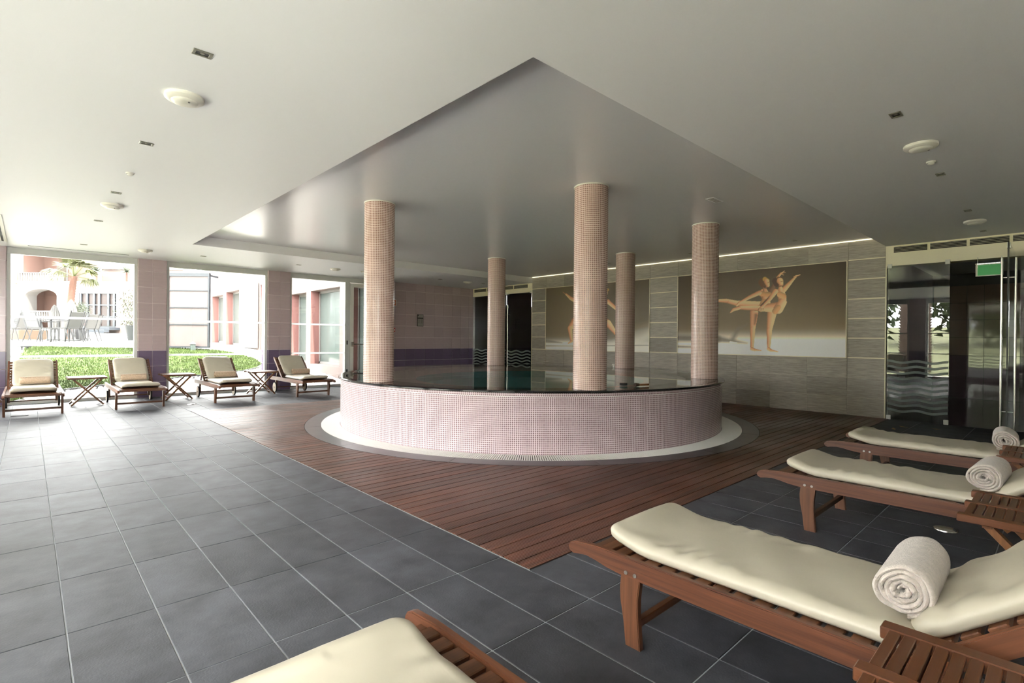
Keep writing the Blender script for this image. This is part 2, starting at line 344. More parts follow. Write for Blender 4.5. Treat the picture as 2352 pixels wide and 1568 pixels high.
# ------------------------------------------------------------------ floor: grout bed + slate tiles
fl = MB(); fl.box(XL - 0.3, XW, YF - 0.3, YW + 0.15, -0.20, -0.003)
floor = struct('floor', fl, 'grout', 'dark slate tile floor with pale grout')
TX0, TPX, TY0, TPY = -0.176, 0.293, 1.476, 0.605
tiles = []
for i in range(-9, 35):
    for j in range(-6, 19):
        x0, x1, y0, y1 = TX0 + i * TPX, TX0 + (i + 1) * TPX, TY0 + j * TPY, TY0 + (j + 1) * TPY
        x0, x1, y0, y1 = max(x0, XL), min(x1, XW), max(y0, YF), min(y1, YW)
        if x1 - x0 < 0.03 or y1 - y0 < 0.03: continue
        rects = [(x0, x1, y0, y1)]
        if x1 > DX0 + 0.02 and y1 > DY0 and y0 < DY1:
            rects = []
            if y0 < DY0: rects.append((x0, x1, y0, DY0))
            if y1 > DY1: rects.append((x0, x1, DY1, y1))
            if x0 < DX0 - 0.05: rects.append((x0, DX0, max(y0, DY0), min(y1, DY1)))
        for q in rects:
            if q[1] - q[0] < 0.03 or q[3] - q[2] < 0.03: continue
            c = [to_px((x, y, 0)) for x in q[:2] for y in q[2:]]
            a = -1
            if all(c):
                xs = [min(max(p[0], 0), 2352) for p in c]; ys = [min(max(p[1], 0), 1568) for p in c]
                a = (max(xs) - min(xs)) * (max(ys) - min(ys))
            tiles.append((a, q))
tiles.sort(key=lambda t: -t[0])
_tm = {}
rest = MB()
for k, (a, (x0, x1, y0, y1)) in enumerate(tiles):
    g = 0.0027
    w, d = round(x1 - x0 - 2 * g, 4), round(y1 - y0 - 2 * g, 4)
    if k < 295 and a > 60:
        if (w, d) not in _tm: _tm[(w, d)] = MB().box(-w / 2, w / 2, -d / 2, d / 2, -0.008, 0, 0.0012).mesh('floor_tile', 'slate')
        o = link('floor_tile', _tm[(w, d)], floor, ((x0 + x1) / 2, (y0 + y1) / 2, random.uniform(-0.0004, 0.0004)))
    else: rest.box(x0 + g, x1 - g, y0 + g, y1 - g, -0.008, 0)
tag(rest.obj('outlying_floor_tiles', 'slate', floor), None, None, None, 'stuff')

# ------------------------------------------------------------------ deck planks
dk = MB(); dk.box(DX0, XW, DY0, DY1, -0.0028, -0.001)
deck = struct('floor_deck', dk, 'deckbase', 'square of ribbed brown decking boards around the pool')
npl = 74; pit = (DY1 - DY0) / npl
RC = R_KERB + 0.006
for i in range(npl):
    y0, y1 = DY0 + i * pit + 0.004, DY0 + (i + 1) * pit - 0.004
    ys = [y0 + (y1 - y0) * k / 4 for k in range(5)]
    def cx(y):
        t = RC * RC - (y - PC[1]) ** 2
        return math.sqrt(t) if t > 0 else 0.0
    if max(cx(y) for y in ys) <= 0: segs = [[(DX0, y0), (XW, y0), (XW, y1), (DX0, y1)]]
    else:
        segs = [[(DX0, y0)] + [(PC[0] - cx(y), y) for y in ys] + [(DX0, y1)], [(PC[0] + cx(y), y) for y in ys][::-1] + [(XW, y0), (XW, y1)]]
        if min(cx(y) for y in ys) <= 0.01: segs = segs
        segs[1] = [(XW, y1)] + [(PC[0] + cx(y), y) for y in ys][::-1] + [(XW, y0)]
    for sgm in segs: MB().prism(sgm, -0.002, 0.004 + random.uniform(-0.0006, 0.0006), 'z').obj('plank', 'deck', deck)

# ------------------------------------------------------------------ pool
def ring(r0, r1, z0, z1, n=128, a0=0, a1=2 * PI): 
    mb = MB(); mb.lathe([(r0, z0), (r1, z0), (r1, z1), (r0, z1), (r0, z0)], (PC[0], PC[1], 0), n, a0, a1)
    if abs(a1 - a0 - 2 * PI) > 1e-6:
        k = n * 5; mb.f += [(0, 1, 2, 3), (k + 3, k + 2, k + 1, k)]
    return mb
kerb = empty('kerb_ring', (0, 0, 0), label='ring of dark slate kerb stones around the white drain grate', kind='structure')
for i in range(14):
    a0 = 2 * PI * i / 14 + 0.1; ring(R_GR + 0.004, R_KERB, -0.003, 0.005, 14, a0 + 0.0007, a0 + 2 * PI / 14 - 0.0007).obj('kerb_stone', 'slate_ring', kerb)
ring(R_DRUM - 0.02, R_GR + 0.006, -0.0025, -0.0015).obj('drain_channel', 'deckbase', kerb)
gr = empty('drain_grate', (0, 0, 0), label='white slatted overflow grate ringing the foot of the pool', cat='grate')
sl = MB(); NS = 820
for i in range(NS):
    t = 2 * PI * i / NS; d = Vector((math.cos(t), math.sin(t), 0)); c = Vector((PC[0], PC[1], 0.0015))
    sl.bar(c + d * (R_DRUM + 0.004), c + d * R_GR, 0.0145, 0.006)
tag(sl.obj('grate_slats', 'grate', gr), None, None, None, 'stuff')
ring(R_GR - 0.012, R_GR, -0.001, 0.0035).obj('grate_rim', 'grate', gr)

pool = empty('raised_pool', (PC[0], PC[1], 0), label='round raised pool clad in pink mosaic with black granite rim', cat='pool')
def uvcyl(name, R, z0, z1, mt, c=(0, 0), n=160, u_off=0.0, parent=None, loc=None):
    vs, fs, uv = [], [], []
    for i in range(n + 1):
        t = 2 * PI * i / n
        vs += [(c[0] + R * math.cos(t), c[1] + R * math.sin(t), z0), (c[0] + R * math.cos(t), c[1] + R * math.sin(t), z1)]
    for i in range(n): fs.append((2 * i, 2 * i + 2, 2 * i + 3, 2 * i + 1))
    me = bpy.data.meshes.new(name); me.from_pydata(vs, [], fs); me.materials.append(MT[mt])
    ul = me.uv_layers.new(name='UVMap')
    for p in me.polygons:
        for li in p.loop_indices:
            vi = me.loops[li].vertex_index; ul.data[li].uv = (u_off + 2 * PI * R * (vi // 2) / n, me.vertices[vi].co.z - z0)
        p.use_smooth = True
    return link(name, me, parent, loc)
PITCH_M = 0.0213
uvcyl('mosaic_wall', R_DRUM, 0.0, 28 * PITCH_M - 0.002, 'mos_drum', parent=pool)
uvcyl('mosaic_band', R_DRUM + 0.002, 28 * PITCH_M, 30 * PITCH_M - 0.006, 'mos_drum', parent=pool)
loc_ring = lambda prof, n=160: MB().lathe(prof, (0, 0, 0), n)
loc_ring([(R_DRUM - 0.02, 0.592), (R_DRUM + 0.0025, 0.592), (R_DRUM + 0.0025, 0.5965), (R_DRUM - 0.02, 0.5965)]).obj('joint_line', 'grate', pool)
RB = 0.633
loc_ring([(2.30, RB), (R_DRUM + 0.025, RB), (R_DRUM + 0.032, RB + 0.006), (R_DRUM + 0.032, RB + 0.017), (R_DRUM + 0.025, RB + 0.024), (R_DRUM - 0.06, RB + 0.020), (2.62, RB + 0.010), (2.30, RB + 0.008), (2.30, RB)]).obj('granite_rim', 'granite', pool, 40)
loc_ring([(2.31, RB + 0.009), (2.31, 0.60), (1.74, 0.585), (1.72, 0.575)]).obj('shelf', 'mos_shelf', pool, 40)
loc_ring([(1.72, 0.58), (1.70, 0.47), (0.0, 0.45)], 96).obj('basin', 'teal', pool, 40)
loc_ring([(2.70, 0.6535), (0.02, 0.6535), (0.0, 0.6535)], 128).obj('water', 'water', pool)

# six columns
col_ang0 = 0.0
fitc = (5.652, 5.68); RCOL = 0.178; RR = 2.55
colm = None
for k in range(6):
    a = col_ang0 + k * PI / 3
    x, y = fitc[0] + RR * math.cos(a), fitc[1] + RR * math.sin(a)
    e = empty('mosaic_column', (x, y, 0.648), 0, label='round pink mosaic column standing on the pool rim', cat='column', group='six columns around the pool rim')
    if colm is None:
        c1 = uvcyl('shaft', RCOL, 0.0, ZR - 0.648, 'mos_col', n=64, parent=e)
        c2 = MB().lathe([(RCOL - 0.01, ZR - 0.648), (RCOL + 0.006, ZR - 0.650), (RCOL + 0.006, ZR - 0.662), (RCOL, ZR - 0.664)], n=64).obj('top_bead', 'plastic', e, 40)
        c3 = MB().lathe([(RCOL + 0.004, 0.0), (RCOL + 0.004, 0.006), (RCOL, 0.007)], n=64).obj('base_joint', 'granite', e, 40)
        colm = (c1, c2, c3)
    else:
        for c in colm: o = c.copy(); COL.objects.link(o); o.parent = e

# ------------------------------------------------------------------ ceiling
OH = 0.35
cl = MB()
cl.box(XL - OH, XW + 6, YF - 0.6, 1.925, ZC, 3.1)
cl.box(XL - OH, XW + 6, 9.6, YW + 0.9, ZC, 3.1)
cl.box(XL - OH, 1.932, 1.925, 9.6, ZC, 3.1)
cl.box(XW + 0.26, XW + 6, 1.925, 9.6, ZC, 3.1)
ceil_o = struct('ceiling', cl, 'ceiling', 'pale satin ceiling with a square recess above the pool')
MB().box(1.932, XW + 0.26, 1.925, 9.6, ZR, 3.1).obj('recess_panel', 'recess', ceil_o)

# ------------------------------------------------------------------ stone wall (wall_right)
wr = MB(); wr.box(XW + 0.008, XW + 0.25, 1.93, 9.60, 0, ZR)
wall_r = struct('wall_right', wr, 'wallgrout', 'grey striated stone tile wall with cream joints')
ZROW = [0.0, 0.293, 0.609, 0.928, 1.24, 1.553, 1.866, 2.178, 2.492, 2.80]
YCOL = [1.93, 2.43, 3.02, 3.62, 4.22, 4.82, 5.43, 6.075, 6.68, 7.285, 7.89, 8.495, 9.10, 9.60]
_sm = {}
for r_ in range(9):
    for c_ in range(13):
        y0, y1, z0, z1 = YCOL[c_], YCOL[c_ + 1], ZROW[r_], ZROW[r_ + 1]
        if 3 <= r_ <= 7 and ((1 <= c_ <= 5) or (7 <= c_ <= 11)): continue
        gz = 0.004 if (3 <= r_ <= 7) else 0.003
        key = (round(y1 - y0, 3), round(z1 - z0, 3), gz)
        if key not in _sm: _sm[key] = MB().box(-0.010, 0, -(y1 - y0) / 2 + 0.0018, (y1 - y0) / 2 - 0.0018, -(z1 - z0) / 2 + gz, (z1 - z0) / 2 - gz, 0.0015).mesh('stone_tile', 'stone')
        link('stone_tile', _sm[key], wall_r, (XW + 0.010, (y0 + y1) / 2, (z0 + z1) / 2))
# metal strips between the tall picture bays
for ya, yb in ((1.93, 2.43), (5.44, 6.07), (9.10, 9.60)):
    for z in ZROW[3:9]: MB().box(XW - 0.003, XW + 0.004, ya + 0.003, yb - 0.003, z - 0.008, z + 0.008).obj('joint_strip', 'cream', wall_r)
MB().box(XW - 0.006, XW + 0.006, 1.93, 9.60, 2.786, 2.80).obj('top_strip', 'cream', wall_r)
MB().box(XW - 0.020, XW - 0.006, 1.95, 9.58, 2.789, 2.799).obj('cove_strip', 'cove', wall_r)
MB().box(XW - 0.006, XW + 0.02, 1.914, 1.93, 0, ZC).obj('end_strip', 'cream', wall_r)
MB().box(XW - 0.006, XW + 0.02, 9.60, 9.616, 0, ZC).obj('end_strip', 'cream', wall_r)

# ------------------------------------------------------------------ big photographic prints
def sd_caps(Px, Py, a, b, ra, rb):
    ax, ay = a; bx, by = b; dx, dy = bx - ax, by - ay; L2 = dx * dx + dy * dy + 1e-9
    t = np.clip(((Px - ax) * dx + (Py - ay) * dy) / L2, 0, 1)
    return np.hypot(Px - ax - t * dx, Py - ay - t * dy) - (ra + (rb - ra) * t), t
def srgb(c): c = np.array(c, float) / 255; return np.where(c <= 0.04045, c / 12.92, ((c + 0.055) / 1.055) ** 2.4)
SK_L, SK_M, SK_D = srgb((244, 182, 134)), srgb((196, 128, 80)), srgb((92, 54, 28))
LEO = srgb((196, 146, 98))
def body(img, X, Y, chain, base=None, soft=3.0, dark=0.0):
    for a, b, ra, rb in chain:
        d, t = sd_caps(X, Y, a, b, ra, rb)
        rr = ra + (rb - ra) * t
        # rounded shading across the limb
        nx = np.clip(1 + d / np.maximum(rr, 1), 0, 1)
        ux, uy = b[0] - a[0], b[1] - a[1]; ln = math.hypot(ux, uy) + 1e-6
        side = ((X - a[0]) * (-uy) + (Y - a[1]) * ux) / ln / np.maximum(rr, 1)
        sh = np.clip(0.80 + 0.55 * side * (1 if (abs(ux) < abs(uy)) == (uy > 0) else -1) * (-1 if abs(ux) < abs(uy) else (1 if ux < 0 else -1)) - 0.22 * nx ** 3, 0, 1)[..., None]
        lo, hi = (SK_D * 0.6 + SK_M * 0.4, SK_L) if base is None else (base * 0.55, base * 1.15)
        c = (lo * (1 - sh) + hi * sh) * (1 - dark)
        al = np.clip(0.5 - d / soft, 0, 1)[..., None]
        img[:] = img * (1 - al) + c * al
def blot(img, X, Y, a, b, ra, rb, c, soft, op=1.0):
    d, _ = sd_caps(X, Y, a, b, ra, rb); al = op * np.clip(0.5 - d / soft, 0, 1)[..., None]; img[:] = img * (1 - al) + np.array(c) * al
def print_panel(name, ya, yb, z0, z1, paint, label, nx=380, ny=200):
    # ya > yb : ya is the end towards the windows
    root = empty(name, (XW - 0.001, (ya + yb) / 2, z0), label=label, cat='picture', group='two wide dance photographs')
    yy = np.linspace(ya, yb, nx); zz = np.linspace(z0, z1, ny); YY, ZZ = np.meshgrid(yy, zz)
    # back to photo pixels only to place the figures of the print on its own surface
    w = np.stack([np.full_like(YY, XW), YY, ZZ - CAM_H], -1)
    dd = w @ np.array(FW); PXx = 1176 + F_PX * (w @ np.array(RT)) / dd; PYy = 784 - F_PX * (w @ np.array(UP)) / dd
    img = paint(PXx, PYy, (YY - ya) / (yb - ya), (ZZ - z0) / (z1 - z0))
    vs = np.stack([np.full_like(YY, -0.006), YY - (ya + yb) / 2, ZZ - z0], -1).reshape(-1, 3)
    idx = np.arange(nx * ny).reshape(ny, nx)
    fs = np.stack([idx[:-1, :-1], idx[1:, :-1], idx[1:, 1:], idx[:-1, 1:]], -1).reshape(-1, 4)
    me = bpy.data.meshes.new('printed_sheet'); me.from_pydata(vs.tolist(), [], fs.tolist())
    ca = me.color_attributes.new('print', 'FLOAT_COLOR', 'POINT')
    ca.data.foreach_set('color', np.concatenate([img.reshape(-1, 3), np.ones((nx * ny, 1))], 1).astype(np.float32).ravel())
    mt, nt, b = new_mat(name + '_ink'); at = N(nt, 'ShaderNodeVertexColor'); at.layer_name = 'print'; L(nt, at.outputs[0], b.inputs['Base Color']); b.inputs['Roughness'].default_value = 0.45
    me.materials.append(mt); me.update(); link('printed_sheet', me, root)
    hw = (ya - yb) / 2
    MB().box(-0.005, 0.008, -hw, hw, 0, z1 - z0).obj('backing', 'cream', root)
    t = 0.012
    for (a0, a1, b0, b1) in ((-hw - t, hw + t, -t, 0), (-hw - t, hw + t, z1 - z0, z1 - z0 + t), (-hw - t, -hw, 0, z1 - z0), (hw, hw + t, 0, z1 - z0)):
        MB().box(-0.014, 0.008, a0, a1, b0, b1).obj('frame_strip', 'cream', root)
    return root
def bg(s, t, top, mid, floor_c, hor, soft):
    top, mid, floor_c = srgb(top), srgb(mid), srgb(floor_c)
    k = np.clip((1 - t) / (1 - hor), 0, 1)[..., None]; img = top * (1 - k) + mid * k
    f = 1 / (1 + np.exp((t - hor) / soft))[..., None]; return img * (1 - f) + floor_c * f
def paint2(px, py, s, t):
    X, Y = (px - 1640) * 6.818, (py - 600) * 6.818
    img = bg(s, t, (68, 54, 34), (116, 101, 74), (250, 238, 220), 0.215, 0.028)
    img *= (1.06 - 0.30 * np.clip((s - 0.62) / 0.38, 0, 1) * np.clip((t - 0.3) * 3, 0, 1))[..., None]
    img *= (0.82 + 0.18 * np.clip(s / 0.25, 0, 1))[..., None]
    sh = srgb((120, 110, 95))
    blot(img, X, Y, (-700, 1200), (60, 1215), 50, 50, sh * 0.5, 60, 0.85); blot(img, X, Y, (60, 1215), (520, 1280), 50, 8, sh * 0.8, 50, 0.9)
    blot(img, X, Y, (300, 1210), (380, 1060), 40, 18, sh * 0.9, 60, 0.8); blot(img, X, Y, (380, 1060), (520, 990), 20, 8, sh, 60, 0.6)
    blot(img, X, Y, (-700, 1330), (-200, 1345), 18, 14, sh * 0.6, 30, 0.8); blot(img, X, Y, (260, 1265), (360, 1275), 14, 6, srgb((240, 232, 220)), 14)
    # rear dancer
    body(img, X, Y, [((900, 460), (945, 370), 42, 30), ((945, 370), (1010, 240), 30, 20)], dark=0.75)
    body(img, X, Y, [((1000, 250), (1050, 190), 20, 16), ((1050, 190), (1110, 150), 9, 4), ((1050, 190), (1120, 175), 8, 4), ((1050, 190), (1095, 215), 7, 4)])
    body(img, X, Y, [((630, 800), (608, 1060), 66, 42), ((608, 1060), (598, 1340), 42, 26), ((595, 1370), (640, 1385), 26, 20), ((640, 1385), (740, 1398), 18, 7)])
    blot(img, X, Y, (660, 840), (640, 980), 30, 18, SK_D * 0.6, 40, 0.7)
    body(img, X, Y, [((745, 690), (350, 655), 62, 40), ((350, 655), (200, 620), 42, 32), ((200, 620), (-60, 612), 32, 14)])
    body(img, X, Y, [((785, 500), (810, 570), 72, 60), ((810, 570), (820, 650), 58, 66)])
    body(img, X, Y, [((740, 505), (870, 520), 42, 40)], LEO); body(img, X, Y, [((790, 650), (740, 740), 60, 50)], LEO * 1.1)
    body(img, X, Y, [((715, 490), (560, 560), 36, 28), ((560, 560), (400, 650), 28, 18), ((400, 650), (360, 690), 22, 16)])
    body(img, X, Y, [((800, 400), (800, 450), 30, 34)], dark=0.25)
    blot(img, X, Y, (770, 330), (780, 345), 72, 66, srgb((96, 62, 30)), 6); blot(img, X, Y, (800, 280), (850, 300), 36, 22, srgb((190, 150, 80)), 14)
    body(img, X, Y, [((828, 320), (845, 375), 44, 30)]); blot(img, X, Y, (800, 410), (850, 425), 16, 10, SK_D * 0.5, 12, 0.8)
    # front dancer
    body(img, X, Y, [((910, 800), (868, 1080), 76, 42), ((868, 1080), (860, 1330), 44, 27), ((858, 1370), (890, 1392), 28, 22), ((890, 1392), (1000, 1415), 18, 7)])
    body(img, X, Y, [((990, 720), (700, 735), 80, 46), ((700, 735), (400, 728), 44, 26), ((400, 728), (310, 755), 26, 26), ((310, 755), (262, 800), 24, 10)])
    body(img, X, Y, [((1045, 480), (1068, 560), 64, 66), ((1068, 560), (1075, 640), 64, 62), ((1075, 640), (1010, 745), 66, 76)])
    body(img, X, Y, [((1035, 520), (1090, 545), 48, 46)], LEO * 1.15); body(img, X, Y, [((1010, 720), (960, 780), 40, 46)], LEO)
    body(img, X, Y, [((1100, 440), (1200, 330), 42, 28), ((1200, 330), (1285, 235), 26, 16), ((1285, 232), (1350, 212), 12, 5), ((1280, 230), (1250, 240), 8, 4)])
    blot(img, X, Y, (880, 560), (740, 690), 22, 12, SK_D * 0.35, 14, 0.9)
    body(img, X, Y, [((965, 470), (870, 600), 40, 28), ((870, 600), (770, 700), 26, 18), ((770, 700), (710, 755), 22, 20)])
    body(img, X, Y, [((1040, 395), (1045, 440), 30, 36)])
    blot(img, X, Y, (965, 310), (980, 360), 52, 40, srgb((62, 36, 20)), 6); blot(img, X, Y, (1010, 262), (1060, 270), 24, 14, srgb((120, 80, 44)), 10)
    body(img, X, Y, [((1035, 310), (1055, 360), 52, 34)]); blot(img, X, Y, (1005, 395), (1075, 385), 12, 8, SK_D * 0.5, 12, 0.7)
    blot(img, X, Y, (1050, 318), (1078, 312), 6, 4, SK_D, 6, 0.8); blot(img, X, Y, (845, 335), (862, 330), 5, 4, SK_D, 6, 0.8)
    blot(img, X, Y, (1066, 372), (1088, 368), 4, 3, srgb((150, 70, 55)), 5, 0.8)
    for k in range(4): blot(img, X, Y, (705 + 22 * k, 735), (698 + 24 * k, 770), 5, 4, SK_D, 5, 0.7)
    return np.clip(img * 1.5, 0, 0.93)
def paint1(px, py, s, t):
    X, Y = (px - 1240) * 7.84, (py - 630) * 7.84
    img = bg(s, t, (88, 75, 50), (116, 104, 80), (232, 226, 216), 0.14, 0.02)
    img *= (0.80 + 0.30 * np.exp(-((s - 0.22) / 0.22) ** 2))[..., None]
    sh = srgb((120, 112, 98))
    gl = srgb((205, 200, 186)); blot(img, X, Y, (1500, 1300), (2100, 1060), 130, 130, gl, 220, 0.8); blot(img, X, Y, (1720, 950), (2000, 900), 40, 60, srgb((120, 108, 84)), 80, 0.6)
    blot(img, X, Y, (100, 1200), (400, 1230), 30, 8, sh, 26, 0.8); blot(img, X, Y, (120, 1285), (600, 1290), 14, 10, sh * 0.8, 24, 0.7); blot(img, X, Y, (600, 1290), (2000, 1275), 9, 7, sh * 0.9, 12, 0.7)
    blot(img, X, Y, (1200, 1140), (1330, 1095), 16, 10, sh * 0.8, 24, 0.8)
    body(img, X, Y, [((420, 318), (480, 360), 6, 14)], dark=0.6)
    body(img, X, Y, [((480, 360), (560, 430), 18, 30), ((560, 430), (760, 540), 32, 42), ((760, 540), (900, 560), 44, 60)])
    body(img, X, Y, [((950, 600), (990, 760), 120, 110), ((940, 800), (640, 850), 110, 75), ((640, 850), (545, 970), 74, 42), ((545, 970), (572, 1190), 44, 24), ((572, 1205), (515, 1242), 20, 8)])
    body(img, X, Y, [((1060, 800), (1230, 880), 100, 62), ((1230, 880), (1360, 1050), 60, 34), ((1360, 1050), (1460, 1160), 34, 24)])
    body(img, X, Y, [((1040, 540), (1230, 490), 90, 40), ((1230, 490), (1370, 610), 38, 30), ((1370, 610), (1480, 700), 28, 18)])
    body(img, X, Y, [((1150, 420), (1130, 480), 34, 44), ((1185, 310), (1190, 345), 44, 36)]); blot(img, X, Y, (1150, 290), (1230, 275), 40, 22, srgb((170, 136, 76)), 8)
    return np.clip(img * 1.5, 0, 0.93)
print_panel('dance_print', 5.418, 2.452, 0.930, 2.480, paint2, 'wide wall print of two dancers holding their raised legs')
print_panel('dance_print', 9.095, 6.085, 0.930, 2.480, paint1, 'wide wall print of one lunging dancer with arms spread')

# ------------------------------------------------------------------ lilac/purple tiled walls and pillars
def tiled(parent, axis, a_list, z_list, plane, sgn, band=0.9, thick=0.008, mats=('lilac', 'purple'), cache={}):
    # tiles on a wall plane; axis 'x' = wall runs along X at Y=plane, 'y' = runs along Y at X=plane; sgn = direction of the outward face
    for i in range(len(a_list) - 1):
        for j in range(len(z_list) - 1):
            w, h = a_list[i + 1] - a_list[i] - 0.0055, z_list[j + 1] - z_list[j] - 0.0055
            if w < 0.02 or h < 0.02: continue
            mt = mats[1] if z_list[j + 1] <= band + 0.01 else mats[0]
            key = (axis, round(w, 3), round(h, 3), mt)
            if key not in cache:
                mb = MB()
                mb.box(*((-w / 2, w / 2, -thick / 2, thick / 2) if axis == 'x' else (-thick / 2, thick / 2, -w / 2, w / 2)), -h / 2, h / 2, 0.001)
                cache[key] = mb.mesh('wall_tile', mt)
            a, z = (a_list[i] + a_list[i + 1]) / 2, (z_list[j] + z_list[j + 1]) / 2
            p = plane + sgn * thick / 2
            link('wall_tile', cache[key], parent, (a, p, z) if axis == 'x' else (p, a, z))
ZT = [0.0, 0.30, 0.60, 0.90, 1.20, 1.505, 1.81, 2.115, 2.42, ZC]
ZT2 = [0.0, 0.295, 0.592, 0.90, 1.20, 1.505, 1.813, 2.126, 2.44, ZC]
wb = MB(); wb.box(6.62, XW + 0.25, YW, YW + 0.25, 0, ZC)
wall_b = struct('wall_back', wb, 'lilacgrout', 'glossy lilac tile wall with dark purple lower band')
tiled(wall_b, 'x', [6.62, 6.75, 7.061, 7.37, 7.68, 7.987, 8.293, 8.60, 8.906, 9.21, 9.513, XW], ZT2, YW, -1)
def pillar(x0, x1, name='wall_pillar', y=YW, label=''):
    p = MB(); p.box(x0, x1, y, y + 0.42, 0, ZC)
    o = struct(name, p, 'lilacgrout', label)
    tiled(o, 'x', [x0, (x0 + x1) / 2, x1], ZT, y, -1)
    tiled(o, 'y', [y, y + 0.21, y + 0.42], ZT, x1, 1)
    tiled(o, 'y', [y, y + 0.21, y + 0.42], ZT, x0, -1)
    return o
pillar(-0.72, -0.265, label='lilac tiled pillar at the window corner')
pillar(1.538, 1.992, label='lilac tiled pillar between the first two windows')
pillar(3.894, 4.365, label='lilac tiled pillar between window and terrace door')

# windows in the back wall
def window(n, x0, x1, door=None, y=YW + 0.10):
    e = empty('window_%d' % n, (0, 0, 0), label='floor to ceiling window with pale frame onto the garden', kind='structure')
    b = 0.055
    MB().box(x0, x1, y - 0.05, y + 0.05, 2.545, ZC, 0.004).obj('head', 'frame', e)
    MB().box(x0, x1, y - 0.09, y + 0.05, 0, 0.055, 0.004).obj('sill', 'frame', e)
    for a in (x0, x1 - b): MB().box(a, a + b, y - 0.05, y + 0.05, 0.055, 2.545, 0.003).obj('jamb', 'frame', e)
    MB().box(x0 + b, x1 - b, y - 0.004, y + 0.004, 0.055, 2.545).obj('pane', 'dimglass', e)
    for z in (0.81, 1.49): MB().box(x0 + b, x1 - b, y - 0.0065, y - 0.0042, z - 0.02, z + 0.02).obj('safety_stripe', 'stripe', e)
    return e
window(1, -0.265, 1.538); window(2, 1.992, 3.894); window(3, 4.365, 5.76)
window(5, -2.6, -0.72)
dr = empty('door_3', (0, 0, 0), label='glazed terrace door with push bar', kind='structure')
yy = YW + 0.10
MB().box(5.76, 6.62, yy - 0.05, yy + 0.05, 2.545, ZC, 0.004).obj('head', 'frame', dr)
for a in (5.76, 6.55): MB().box(a, a + 0.07, yy - 0.05, yy + 0.05, 0, 2.545, 0.003).obj('jamb', 'frame', dr)
lf = MB().box(5.84, 5.94, yy - 0.03, yy + 0.03, 0.02, 2.53, 0.003).box(6.46, 6.54, yy - 0.03, yy + 0.03, 0.02, 2.53, 0.003).box(5.94, 6.46, yy - 0.03, yy + 0.03, 0.02, 0.14, 0.003).box(5.94, 6.46, yy - 0.03, yy + 0.03, 2.44, 2.53, 0.003).obj('leaf_frame', 'white', dr)
MB().box(5.94, 6.46, yy - 0.005, yy + 0.005, 0.14, 2.44).obj('pane', 'dimglass', dr)
MB().cyl((5.86, yy - 0.10, 1.02), (6.52, yy - 0.10, 1.02), 0.014).bar((5.89, yy - 0.03, 1.02), (5.89, yy - 0.11, 1.02), 0.05, 0.12).obj('push_bar', 'steel', dr, 40)
for z in (0.35, 1.06): MB().box(5.745, 5.765, yy - 0.075, yy - 0.05, z - 0.05, z + 0.05).obj('hinge', 'rubber', dr)

# ------------------------------------------------------------------ left garden side (seen in the reflections) and wall behind the loungers
wl = MB(); wl.box(XL - 0.2, XL, YF, -0.6, 0, ZC)
wall_l = struct('wall_left', wl, 'white', 'garden side wall with tall windows')
py0 = -0.6
n = 10
pil = [0.9, 3.25, 5.6, 7.95, 10.3]
edges = [-0.6]
for k, p in enumerate(pil):
    o = struct('wall_pillar', MB().box(XL - 0.4, XL, p, p + 0.45, 0, ZC), 'lilacgrout', 'lilac tiled pillar on the garden side')
    tiled(o, 'y', [p, p + 0.225, p + 0.45], ZT, XL, 1)
    edges += [p, p + 0.45]
edges += [YW]
for k in range(0, len(edges), 2):
    a, b_ = edges[k], edges[k + 1]; e = empty('window_%d' % n, label='tall garden side window', kind='structure'); n += 1
    x = XL - 0.1
    MB().box(x - 0.05, x + 0.05, a, b_, 2.5, ZC).obj('head', 'frame', e); MB().box(x - 0.05, x + 0.05, a, b_, 0, 0.055).obj('sill', 'frame', e)
    for q in (a, b_ - 0.055): MB().box(x - 0.05, x + 0.05, q, q + 0.055, 0.055, 2.5).obj('jamb', 'frame', e)
    MB().box(x - 0.004, x + 0.004, a + 0.055, b_ - 0.055, 0.055, 2.5).obj('pane', 'glass', e)
    for z in (0.81, 1.49): MB().box(x - 0.012, x + 0.02, a + 0.055, b_ - 0.055, z - 0.017, z + 0.017).obj('glazing_bar', 'white', e)
def fill_window(n, axis, plane, a, b_, label):
    e = empty('window_%d' % n, label=label, kind='structure')
    def bx(p0, p1, q0, q1, z0, z1, nm, mt):
        m_ = MB(); m_.box(*((plane + p0, plane + p1, q0, q1) if axis == 'y' else (q0, q1, plane + p0, plane + p1)), z0, z1); m_.obj(nm, mt, e)
    bx(-0.05, 0.05, a, b_, 2.5, ZC, 'head', 'frame'); bx(-0.05, 0.05, a, b_, 0, 0.055, 'sill', 'frame')
    for q in (a, b_ - 0.055): bx(-0.05, 0.05, q, q + 0.055, 0.055, 2.5, 'jamb', 'frame')
    bx(-0.004, 0.004, a + 0.055, b_ - 0.055, 0.055, 2.5, 'pane', 'glass')
    for z in (0.81, 1.49): bx(-0.012, 0.02, a + 0.055, b_ - 0.055, z - 0.017, z + 0.017, 'glazing_bar', 'white')
fill_window(20, 'x', YF - 0.1, -2.6, -0.8, 'unseen window added for fill light behind the lounger row')  # out of view, added so fill light reaches the far pillars and loungers
struct('wall_front', MB().box(-0.8, XW + 6, YF - 0.25, YF, 0, ZC), 'white', 'plain wall behind the row of loungers')

